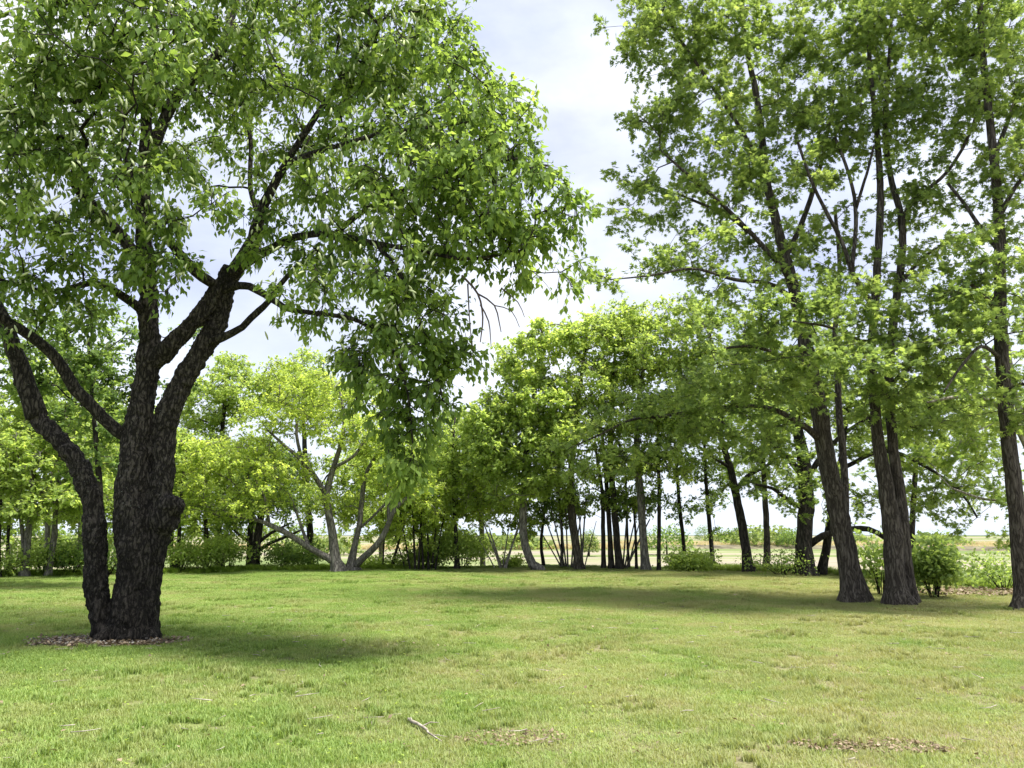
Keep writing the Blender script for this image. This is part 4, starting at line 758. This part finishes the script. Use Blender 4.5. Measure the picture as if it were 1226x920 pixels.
for (px, Y, lab) in [(55, 31, 'hazy crown low behind the pale forked trunk'), (150, 30, 'hazy crown behind the cherry trunk, between its stems and right of them')]:
    tr('woodland_tree', 'light green ' + lab, [('trunk', [(px, 690, Y, 9), (px + 2, 620, Y, 8), (px - 3, 540, Y, 5)])],
     [(px, 560, Y, 1.8, 1.8, 1.2), (px + 30, 600, Y, 1.4, 1.4, .8), (px - 30, 600, Y, 1.4, 1.4, .8), (px + 10, 510, Y, 1.6, 1.6, 1.0)], bark='grey_bark', group=LW)

# ------------------------------------------------------------------ 5. bushes
def bush(label, px, Y, w, h, leaf='dark_leaf', nm='bush', group=None, dens=1.0, nst=6, lsize=0.10, tmpl=OVAL, bark='dark_bark', pz=0.0):
    z0 = None; c, s = P(px, 680, Y); x = c[0]; z0 = float(gh(x, Y)) + pz
    base = np.array([x, Y, z0]); root = empty(nm, tuple(base), label, 'bush', group)
    mb = MB(); ml = MB(); E = []
    for k in range(nst * 3):
        a = rng.uniform(0, 6.28); t = rng.uniform(.15, 1) ** .6
        e = np.array([math.cos(a) * w / 2 * t, math.sin(a) * w / 2 * t, h * rng.uniform(.45, 1.0) * (1 - .45 * t * t)])
        b0 = np.array([math.cos(a), math.sin(a), 0]) * w * .06
        tt = np.linspace(0, 1, 5)[:, None]; q = b0 + (e - b0) * tt + np.array([0, 0, .15 * h]) * np.sin(tt * 3.14)
        tube(mb, q + rng.normal(0, .01, q.shape), np.linspace(.012, .004, 5), 4)
        E += [q[2], q[3], q[4]]
    link('stem_cluster', mb.build('stem_cluster', True), M[bark], root)
    E = np.array(E); nlf = int(34 * dens * max(1, w * h / 1.2))
    C = np.repeat(E, nlf, 0); sp = 0.16 * max(w, h) ** .7
    pos = C + rng.normal(0, 1, C.shape) * np.array([sp, sp, sp * .7]); pos[:, 2] = np.maximum(pos[:, 2], .03)
    ax = nrm(rng.normal(size=C.shape) + np.array([0, 0, -.1])); no = nrm(np.array([0, 0, 1.]) + rng.normal(0, .5, C.shape))
    leaves(ml, pos, ax, no, lsize * rng.uniform(.6, 1.25, len(C)), tmpl, np.clip(np.repeat(rng.normal(.5, .15, len(E)), nlf) + rng.normal(0, .12, len(C)), 0, 1))
    link('foliage', ml.build('foliage'), M[leaf], root)
    return root
bush('low round yellow green bush at the lawn edge right of the grove', 826, 29, 1.7, .75, 'maple_leaf', lsize=.12, nst=8)
bush('pale sparse shrub between the leaning oak and the old oak', 935, 27.2, 2.2, .95, 'pale_leaf', dens=.35, lsize=.09)
bush('leafy green sapling bush right of the forked double trunk', 1115, 18.6, 1.3, 1.45, 'oak_leaf', dens=.8, lsize=.14, nst=7)
bush('small sapling bush between the front pair of trunks', 1052, 19.5, .8, 1.75, 'oak_leaf', dens=.45, lsize=.14, nst=4)
bush('sparse pale bush behind the rightmost trunk at the foot of the bank', 1200, 20, 1.9, 1.0, 'pale_leaf', dens=.4, lsize=.09)
bush('rounded green bush around the single dark trunk', 553, 31.8, 2.6, 1.7, 'maple_leaf', nst=9, lsize=.11, dens=.5)
bush('green bush right of the dark stem thicket', 522, 32, 1.7, 1.3, 'maple_leaf', lsize=.12)
bush('small light bush at the foot of the curved grey trunk', 612, 31.6, .8, .5, 'yellow_leaf', lsize=.10, nst=4)
HB = 'bushes of the hedge belt behind the left lawn edge'
ids = [(5, 25.5, 1.9, 1.3, 'bush at the left edge below the thin wood tree'), (50, 26.5, 2.0, 1.3, 'bush between the two grey wood trunks'), (85, 26.8, 1.9, 1.5, 'bush just left of the curved cherry stem'),
       (128, 27, 1.6, 1.2, 'bush seen in the gap between the cherry stems'), (214, 28.5, 1.6, 1.2, 'bush at the foot of the slender tree right of the cherry'), (243, 29.3, 2.0, 1.35, 'bush two trunk widths right of the cherry burl'), (272, 29.8, 1.8, 1.3, 'bush left of the dark forked trunk'),
       (335, 31.2, 2.2, 1.3, 'dark bush right of the dark forked trunk'), (365, 31.6, 1.9, 1.1, 'dark bush under the sweeping grey limb'), (450, 32.4, 1.5, .6, 'low bush under the curved stems of the double tree'), (484, 31.6, 1.5, .9, 'bush at the foot of the dark stem thicket')]
for (px, Y, w, h, lab) in ids:
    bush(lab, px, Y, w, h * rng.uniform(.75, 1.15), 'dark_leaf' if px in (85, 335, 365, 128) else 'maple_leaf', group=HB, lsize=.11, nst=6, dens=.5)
# far marsh bushes
def farbush(label, px, Y, w, h, leaf='far_leaf'):
    c, s = P(px, 650, Y); base = np.array([c[0], Y, -1.6]); root = empty('marsh_bush', tuple(base), label, 'bush', 'bushes far out on the marsh')
    mb = MB(); tube(mb, np.array([[0, 0, -.1], [0, 0, h * .3], [.1, 0, h * .6]]), np.array([.12, .09, .05]), 6); link('trunk', mb.build('trunk', True), M['dark_bark'], root)
    n_ = 1500; u = nrm(rng.normal(size=(n_, 3))); u[:, 2] = np.abs(u[:, 2]); rr = rng.uniform(.3, 1, (n_, 1)) ** .5 * (1 + .18 * np.sin(u[:, :1] * 7) * np.cos(u[:, 1:2] * 5 + 1))
    pos = u * rr * np.array([w / 2, w / 2.4, h * .8]) + np.array([0, 0, h * .18])
    ml = MB(); leaves(ml, pos, nrm(rng.normal(size=pos.shape)), nrm(np.array([0, 0, 1.]) + rng.normal(0, .5, pos.shape)), rng.uniform(.25, .45, n_) * max(.6, w / 8), OVAL, np.clip(rng.normal(.5, .2, n_), 0, 1))
    link('crown', ml.build('crown'), M[leaf], root)
for a in [('dark rounded tree on the marsh seen between the slim trunks', 798, 95, 7.0, 3.6, 'dark_leaf'), ('tiny dark round bush far out beside the thin trunk', 844, 170, 5.0, 4.0, 'dark_leaf'),
          ('long low green bush far out left of the leaning oak', 868, 150, 9, 2.6), ('wide green bush far out right of the leaning oak', 915, 130, 14, 3.6), ('low grey green bush far out beside the old oak', 950, 125, 6, 3.2, 'dark_leaf'),
          ('round bush on the marsh seen through the leaning grove stems', 705, 90, 2.6, 3.0), ('long pale bush low on the marsh left of the curved trunk', 600, 120, 16, 2.2), ('small bush far out right of the double trunk', 1020, 150, 8, 2.4),
          ('pale bush far out behind the oak twigs at the right', 1120, 140, 12, 2.2), ('light bush on the marsh seen left of the cherry trunk', 80, 90, 12, 2.4), ('light bush on the marsh seen under the yellow crown', 380, 95, 11, 2.2)]:
    farbush(*a)

# ------------------------------------------------------------------ 6. grass (stuff)
def blade_patch(name, size, nb, h, w, lean, seed, mat, seg=2, tintm=.5, tints=.25, clump=0):
    r = np.random.default_rng(seed)
    if clump:
        cc = r.uniform(-size / 2, size / 2, (clump, 2)); p = cc[r.integers(0, clump, nb)] + r.normal(0, size * .05, (nb, 2))
    else: p = r.uniform(-size / 2, size / 2, (nb, 2))
    a = r.uniform(0, 6.283, nb); hh = h * r.uniform(.45, 1.25, nb); ll = lean * r.uniform(.2, 1.5, nb) * hh; ww = w * r.uniform(.7, 1.3, nb)
    b = np.stack([p[:, 0], p[:, 1], np.full(nb, -.005)], -1); side = np.stack([-np.sin(a), np.cos(a), 0 * a], -1); fw = np.stack([np.cos(a), np.sin(a), 0 * a], -1); up = np.array([0, 0, 1.])
    v0 = b - side * ww[:, None] / 2; v1 = b + side * ww[:, None] / 2
    m_ = b + fw * (ll * .35)[:, None] + up * (hh * .6)[:, None]; v2 = m_ - side * ww[:, None] * .4; v3 = m_ + side * ww[:, None] * .4
    v4 = b + fw * ll[:, None] + up * (hh * (1 - .15 * lean))[:, None]
    V = np.stack([v0, v1, v2, v3, v4], 1).reshape(-1, 3)
    L = (np.arange(nb)[:, None] * 5 + np.array([0, 1, 3, 2, 2, 3, 4])[None]).reshape(-1)
    me = mk_mesh(name, V, L, np.tile([4, 3], nb), {'tint': np.repeat(np.clip(r.normal(tintm, tints, nb), 0, 1), 5)})
    me.materials.append(mat); return me

def scatter(name, meshes, pts, rot, scl, idx, label):
    """one object: geometry nodes put a patch mesh on every point"""
    coll = bpy.data.collections.new(name + '_patches')
    for k, me in enumerate(meshes): coll.objects.link(bpy.data.objects.new('%s_%02d' % (name, k), me))
    me = bpy.data.meshes.new(name); me.vertices.add(len(pts)); me.vertices.foreach_set('co', np.ascontiguousarray(pts, np.float32).ravel())
    a = me.attributes.new('rot', 'FLOAT_VECTOR', 'POINT'); a.data.foreach_set('vector', np.ascontiguousarray(rot, np.float32).ravel())
    a = me.attributes.new('scl', 'FLOAT_VECTOR', 'POINT'); a.data.foreach_set('vector', np.ascontiguousarray(scl, np.float32).ravel())
    a = me.attributes.new('pick', 'INT', 'POINT'); a.data.foreach_set('value', np.ascontiguousarray(idx, np.int32))
    o = bpy.data.objects.new(name, me); COL.objects.link(o); tag(o, label, None, None, 'stuff')
    ng = bpy.data.node_groups.new(name, 'GeometryNodeTree')
    ng.interface.new_socket('Geometry', in_out='INPUT', socket_type='NodeSocketGeometry'); ng.interface.new_socket('Geometry', in_out='OUTPUT', socket_type='NodeSocketGeometry')
    gi = ng.nodes.new('NodeGroupInput'); go = ng.nodes.new('NodeGroupOutput')
    ci = ng.nodes.new('GeometryNodeCollectionInfo'); ci.inputs['Collection'].default_value = coll; ci.inputs['Separate Children'].default_value = True; ci.inputs['Reset Children'].default_value = True
    ip = ng.nodes.new('GeometryNodeInstanceOnPoints'); ip.inputs['Pick Instance'].default_value = True
    def na(n_, t):
        q = ng.nodes.new('GeometryNodeInputNamedAttribute'); q.data_type = t; q.inputs['Name'].default_value = n_; return q.outputs['Attribute']
    mp = ng.nodes.new('GeometryNodeMeshToPoints')
    ng.links.new(gi.outputs[0], mp.inputs['Mesh']); ng.links.new(mp.outputs[0], ip.inputs['Points']); ng.links.new(ci.outputs[0], ip.inputs['Instance'])
    ng.links.new(na('pick', 'INT'), ip.inputs['Instance Index']); ng.links.new(na('scl', 'FLOAT_VECTOR'), ip.inputs['Scale'])
    er = ng.nodes.new('FunctionNodeEulerToRotation'); ng.links.new(na('rot', 'FLOAT_VECTOR'), er.inputs[0]); ng.links.new(er.outputs[0], ip.inputs['Rotation'])
    ng.links.new(ip.outputs[0], go.inputs[0])
    md = o.modifiers.new('scatter', 'NODES'); md.node_group = ng
    return o

gm = [blade_patch('turf', .5, 1100, .042, .0055, .7, 100 + k, M['grass']) for k in range(4)] + \
     [blade_patch('turf', .5, 800, .034, .0055, .9, 120 + k, M['grass'], tintm=.65) for k in range(3)] + \
     [blade_patch('turf', .5, 500, .075, .007, .6, 140 + k, M['grass'], tintm=.45, clump=9) for k in range(3)]
sp = .34; gx, gy = np.meshgrid(np.arange(-26, 26, sp), np.arange(3.6, 35, sp)); gx = gx.ravel(); gy = gy.ravel()
k = (np.abs(gx) < gy * .72 + 1.5); gx, gy = gx[k], gy[k]
k = gy < np.interp(gx / gy, CX, CY) + 3.5; gx, gy = gx[k], gy[k]
gx = gx + rng.uniform(-.11, .11, len(gx)); gy = gy + rng.uniform(-.11, .11, len(gy))
MC = P(128, 775, 11.2)[0]
md_ = np.hypot((gx - MC[0] + .1) / 1.05, (gy - MC[1]) / .50); k = md_ > 1.0; gx, gy = gx[k], gy[k]
nzv = np.sin(gx * 1.9 + 3 * np.sin(gy * .7)) * np.sin(gy * 1.6 + 2 * np.sin(gx * .8)) + rng.normal(0, .45, len(gx)) + .35 * (gx > 0) + .06 * gx * (gy < 8)
pick = np.where(nzv > .75, rng.integers(4, 7, len(gx)), rng.integers(0, 4, len(gx)))
pick = np.where((nzv < .2) & (rng.uniform(size=len(gx)) < .30), rng.integers(7, 10, len(gx)), pick)
n_ = len(gx); z = gh(gx, gy)
scatter('lawn_grass', gm, np.stack([gx, gy, z], -1), np.stack([0 * gx, 0 * gx, rng.uniform(0, 6.28, n_)], -1),
        np.stack([np.ones(n_)] * 2 + [rng.uniform(.7, 1.25, n_)], -1), pick, 'short green lawn grass with dry yellow patches')
# weeds and longer grass at the lawn edge
wm = [blade_patch('weed', .6, 260, .26, .014, .7, 200 + k, M['weeds'], clump=7) for k in range(4)]
aa = rng.uniform(-.72, .72, 900); off_ = np.abs(rng.normal(0, 1.4, 900)) + .1
cyy = np.interp(aa, CX, CY) + off_; wx = aa * cyy
ws = np.where(aa < -.1, .8, np.where(aa > .2, .95, .35)) * rng.uniform(.5, 1.2, 900)
scatter('edge_weeds', wm, np.stack([wx, cyy, gh(wx, cyy)], -1), np.stack([0 * wx, 0 * wx, rng.uniform(0, 6.28, 900)], -1), np.stack([np.ones(900), np.ones(900), ws], -1), rng.integers(0, 4, 900), 'longer weedy grass along the far lawn edge')
# small broad-leaved weeds with yellow-green heads in the turf
mb = MB(); n_ = 750; wx = rng.uniform(-7, 5, n_); wy = rng.uniform(4.5, 13, n_); k = rng.uniform(size=n_) < np.clip(.65 - wx * .12, .1, 1) * np.clip(1.5 - wy / 12, .1, 1); wx, wy = wx[k], wy[k]; n_ = len(wx)
for q in range(5):
    a = rng.uniform(0, 6.28, n_)
    leaves(mb, np.stack([wx, wy, gh(wx, wy) + .035], -1), np.stack([np.cos(a), np.sin(a), rng.uniform(.1, .8, n_)], -1), np.stack([-.4 * np.cos(a), -.4 * np.sin(a), np.ones(n_)], -1), rng.uniform(.015, .03, n_), OVAL, rng.uniform(.2, .8, n_))
tag(link('lawn_weeds', mb.build('lawn_weeds'), M['yellow_leaf']), 'tiny yellow green broad leaved weeds dotted in the turf', kind='stuff')
# reed band on the marsh
rm_ = [blade_patch('reed', 3.0, 420, .9, .05, .5, 300 + k, M['straw']) for k in range(3)]
pts = []
for (x0, x1, yf, wd, nn) in [(20, 130, lambda x: 150 - .15 * x, 8, 420), (-60, 20, lambda x: 120 + 0 * x, 8, 200), (30, 120, lambda x: 122 + 10 * np.sin(x * 0.03) - 0.28 * (x - 30), 1.0, 160)]:
    x = rng.uniform(x0, x1, nn); pts.append(np.stack([x, yf(x) + rng.uniform(0, wd, nn), np.full(nn, -1.62)], -1))
pts = np.vstack(pts); n_ = len(pts)
scatter('marsh_reeds', rm_, pts, np.stack([np.zeros(n_)] * 2 + [rng.uniform(0, 6.28, n_)], -1), np.stack([np.ones(n_)] * 2 + [rng.uniform(.4, 1.0, n_)], -1), rng.integers(0, 3, n_), 'band of dry tan reeds across the marsh')

# ------------------------------------------------------------------ 7. litter round the cherry, bank, stick
V = []; nseg = 48
ring = [(0, 0)]; Vv = [[MC[0] - .1, MC[1], float(gh(MC[0], MC[1])) + .03]]
for rr_ in (.4, .75, 1.0):
    for q in range(nseg):
        a = q * 2 * math.pi / nseg; wbl = 1 + .14 * math.sin(3 * a + 1) + .09 * math.sin(7 * a) + .05 * math.sin(13 * a + 2)
        x = MC[0] - .1 + 1.12 * rr_ * wbl * math.cos(a); y = MC[1] + .58 * rr_ * wbl * math.sin(a)
        Vv.append([x, y, float(gh(x, y)) + (.03 if rr_ < .9 else .004)])
L = []; T = []
for q in range(nseg): L += [0, 1 + q, 1 + (q + 1) % nseg]; T.append(3)
for ri in range(2):
    for q in range(nseg): a_, b_ = 1 + ri * nseg + q, 1 + ri * nseg + (q + 1) % nseg; L += [a_, a_ + nseg, b_ + nseg, b_]; T.append(4)
tag(link('bare_soil', mk_mesh('bare_soil', np.array(Vv), L, T, smooth=True), M['litter_soil']), kind='structure')
def chips(name, label, cx, cy, rx, ry, n_, size, mat, zoff=.035):
    mb = MB(); a = rng.uniform(0, 6.28, n_); r_ = rng.uniform(0, 1, n_) ** .6
    x = cx + rx * r_ * np.cos(a); y = cy + ry * r_ * np.sin(a)
    leaves(mb, np.stack([x, y, gh(x, y) + zoff + rng.uniform(0, .015, n_)], -1), nrm(rng.normal(size=(n_, 3)) * np.array([1, 1, .25])), nrm(np.array([0, 0, 1.]) + rng.normal(0, .35, (n_, 3))), size * rng.uniform(.5, 1.5, n_), OVAL, rng.uniform(0, 1, n_))
    tag(link(name, mb.build(name), mat), label, kind='stuff')
chips('bark_chips', 'pale wood chips and stones scattered on bare soil round the cherry', MC[0] - .1, MC[1] - .02, 1.08, .52, 420, .035, M['chip'])
chips('fallen_leaves', 'brown leaf litter round the cherry foot', MC[0], MC[1], 1.15, .6, 900, .05, M['brown_leaf'])
bk = P(1165, 700, 19.5)[0]
chips('bank_leaves', 'brown dead leaves on the bank behind the rightmost trunk', bk[0], 19.4, 1.8, 1.1, 1100, .08, M['brown_leaf'], .06)
q1 = P(1000, 905, 5.9)[0]
chips('dry_thatch', 'dry brown thatch and leaf bits in the bare patch at lower right', q1[0] + .3, 6.0, .6, .22, 600, .03, M['brown_leaf'], .02)
q1 = P(610, 890, 6.3)[0]
chips('dry_thatch', 'dry brown thatch in the small bare patch at lower middle', q1[0], 6.3, .45, .25, 260, .03, M['brown_leaf'], .02)
mb = MB(); 
def gp(px, py):
    dx, dy = (px - 613) / F, (460 - py) / F; dz = math.sin(PITCH) + math.cos(PITCH) * dy; dyy = math.cos(PITCH) - math.sin(PITCH) * dy
    s = -(CAMH) / dz; return np.array([dx * s, dyy * s, 0.0])
a, b_ = gp(489, 864), gp(530, 892); t = np.linspace(0, 1, 9)[:, None]
q = a + (b_ - a) * t + np.array([0, 0, 1]) * .035; q[2:] += [.012, .012, 0]; q[5:] -= [.02, .012, 0]; q[:, 2] += gh(q[:, 0], q[:, 1])
tube(mb, q, np.array([.013, .014, .013, .012, .010, .009, .007, .005, .003]), 7)
tube(mb, np.array([q[3], q[3] + [.06, .05, .02], q[3] + [.13, .06, .015]]), np.array([.006, .005, .002]), 5)
tube(mb, np.array([q[6], q[6] + [.05, -.04, .01], q[6] + [.12, -.05, 0]]), np.array([.005, .004, .0015]), 5)
tube(mb, np.array([q[1], q[1] + [-.02, .04, .025]]), np.array([.007, .004]), 5)
tag(link('fallen_stick', mb.build('fallen_stick', True), M['stick']), 'short grey broken stick lying in the grass at lower middle', 'stick')

mb = MB()
for _ in range(170):
    y = rng.uniform(4.8, 16); x = rng.uniform(-.65, .65) * y; a = rng.uniform(0, 6.28); L_ = rng.uniform(.05, .22); z0 = float(gh(x, y)) + .035
    d = np.array([math.cos(a), math.sin(a), rng.uniform(-.1, .15)]); e = nrm(d + rng.normal(0, .3, 3) * [1, 1, .2])
    p0 = np.array([x, y, z0]); tube(mb, np.array([p0, p0 + d * L_ * .5, p0 + d * L_ * .5 + e * L_ * .5]), np.array([.004, .0035, .0015]), 4)
tag(link('twig_litter', mb.build('twig_litter', True), M['stick']), 'small grey twigs scattered over the lawn', kind='stuff')
n_ = 420; wy = rng.uniform(4.8, 18, n_); wx = rng.uniform(-.68, .68, n_) * wy; mb = MB()
leaves(mb, np.stack([wx, wy, gh(wx, wy) + .04], -1), nrm(rng.normal(size=(n_, 3)) * np.array([1, 1, .3])), nrm(np.array([0, 0, 1.]) + rng.normal(0, .4, (n_, 3))), rng.uniform(.02, .06, n_), OVAL, rng.uniform(.3, 1, n_))
tag(link('leaf_litter', mb.build('leaf_litter'), M['brown_leaf']), 'old brown leaves dotted over the lawn', kind='stuff')

# ------------------------------------------------------------------ light and sky
SUN_EL, SUN_AZ = R(68), R(112)       # azimuth clockwise from +Y (view direction) towards +X
w = bpy.data.worlds.new('World'); sc.world = w; w.use_nodes = True; nt = w.node_tree; nt.nodes.clear(); lk = nt.links
sky = N(nt, 'ShaderNodeTexSky', sky_type='NISHITA', sun_disc=False, sun_elevation=SUN_EL, sun_rotation=SUN_AZ, dust_density=2.0, ozone_density=2.0)
bg1 = N(nt, 'ShaderNodeBackground', i_Strength=0.08); lk.new(sky.outputs[0], bg1.inputs[0])
tc = N(nt, 'ShaderNodeTexCoord'); v = mapping(nt, tc.outputs['Generated'], (1, 1, 2.2), (0.1, 0.2, 1.9))
n1 = noise(nt, v, 1.6, 7, 0.52); n2 = noise(nt, v, 4.5, 6, 0.55)
cc = ramp(nt, [(0.38, (0.48, 0.53, 0.74)), (0.47, (0.62, 0.66, 0.80)), (0.60, (0.82, 0.84, 0.88))], n1)
cc2 = mixc(nt, 1.0, cc.outputs[0], ramp(nt, [(0.3, g(0.82)), (0.7, g(1.12))], n2).outputs[0], 'MULTIPLY')
sz = N(nt, 'ShaderNodeSeparateXYZ'); lk.new(tc.outputs['Generated'], sz.inputs[0])
hz = ramp(nt, [(0.0, g(1)), (0.30, g(0))], sz.outputs[2])
cc2 = mixc(nt, hz.outputs[0], cc2, (0.74, 0.80, 0.90))
bg2 = N(nt, 'ShaderNodeBackground', i_Strength=0.62); lk.new(cc2, bg2.inputs[0])
ms = N(nt, 'ShaderNodeMixShader', i_0=0.88); lk.new(bg1.outputs[0], ms.inputs[1]); lk.new(bg2.outputs[0], ms.inputs[2])
o = N(nt, 'ShaderNodeOutputWorld'); lk.new(ms.outputs[0], o.inputs[0])
sd = bpy.data.lights.new('sun', 'SUN'); sd.energy = 4.2; sd.angle = R(13); sd.color = (1, 0.96, 0.88)
so = bpy.data.objects.new('sun', sd); COL.objects.link(so)
so.rotation_euler = (math.pi / 2 - SUN_EL, 0, math.pi - SUN_AZ)
from mathutils import Vector
dv = Vector((math.sin(SUN_AZ) * math.cos(SUN_EL), math.cos(SUN_AZ) * math.cos(SUN_EL), math.sin(SUN_EL)))
so.rotation_euler = dv.to_track_quat('Z', 'Y').to_euler()

sc.view_settings.view_transform = 'Standard'; sc.view_settings.look = 'None'; sc.view_settings.gamma = 1; sc.view_settings.exposure = 1.36
sc.view_settings.use_curve_mapping = False
sc.render.engine = 'CYCLES'
cy_ = sc.cycles; cy_.max_bounces = 8; cy_.diffuse_bounces = 5; cy_.glossy_bounces = 2; cy_.transmission_bounces = 4; cy_.transparent_max_bounces = 4
cy_.use_denoising = True; cy_.sample_clamp_indirect = 4
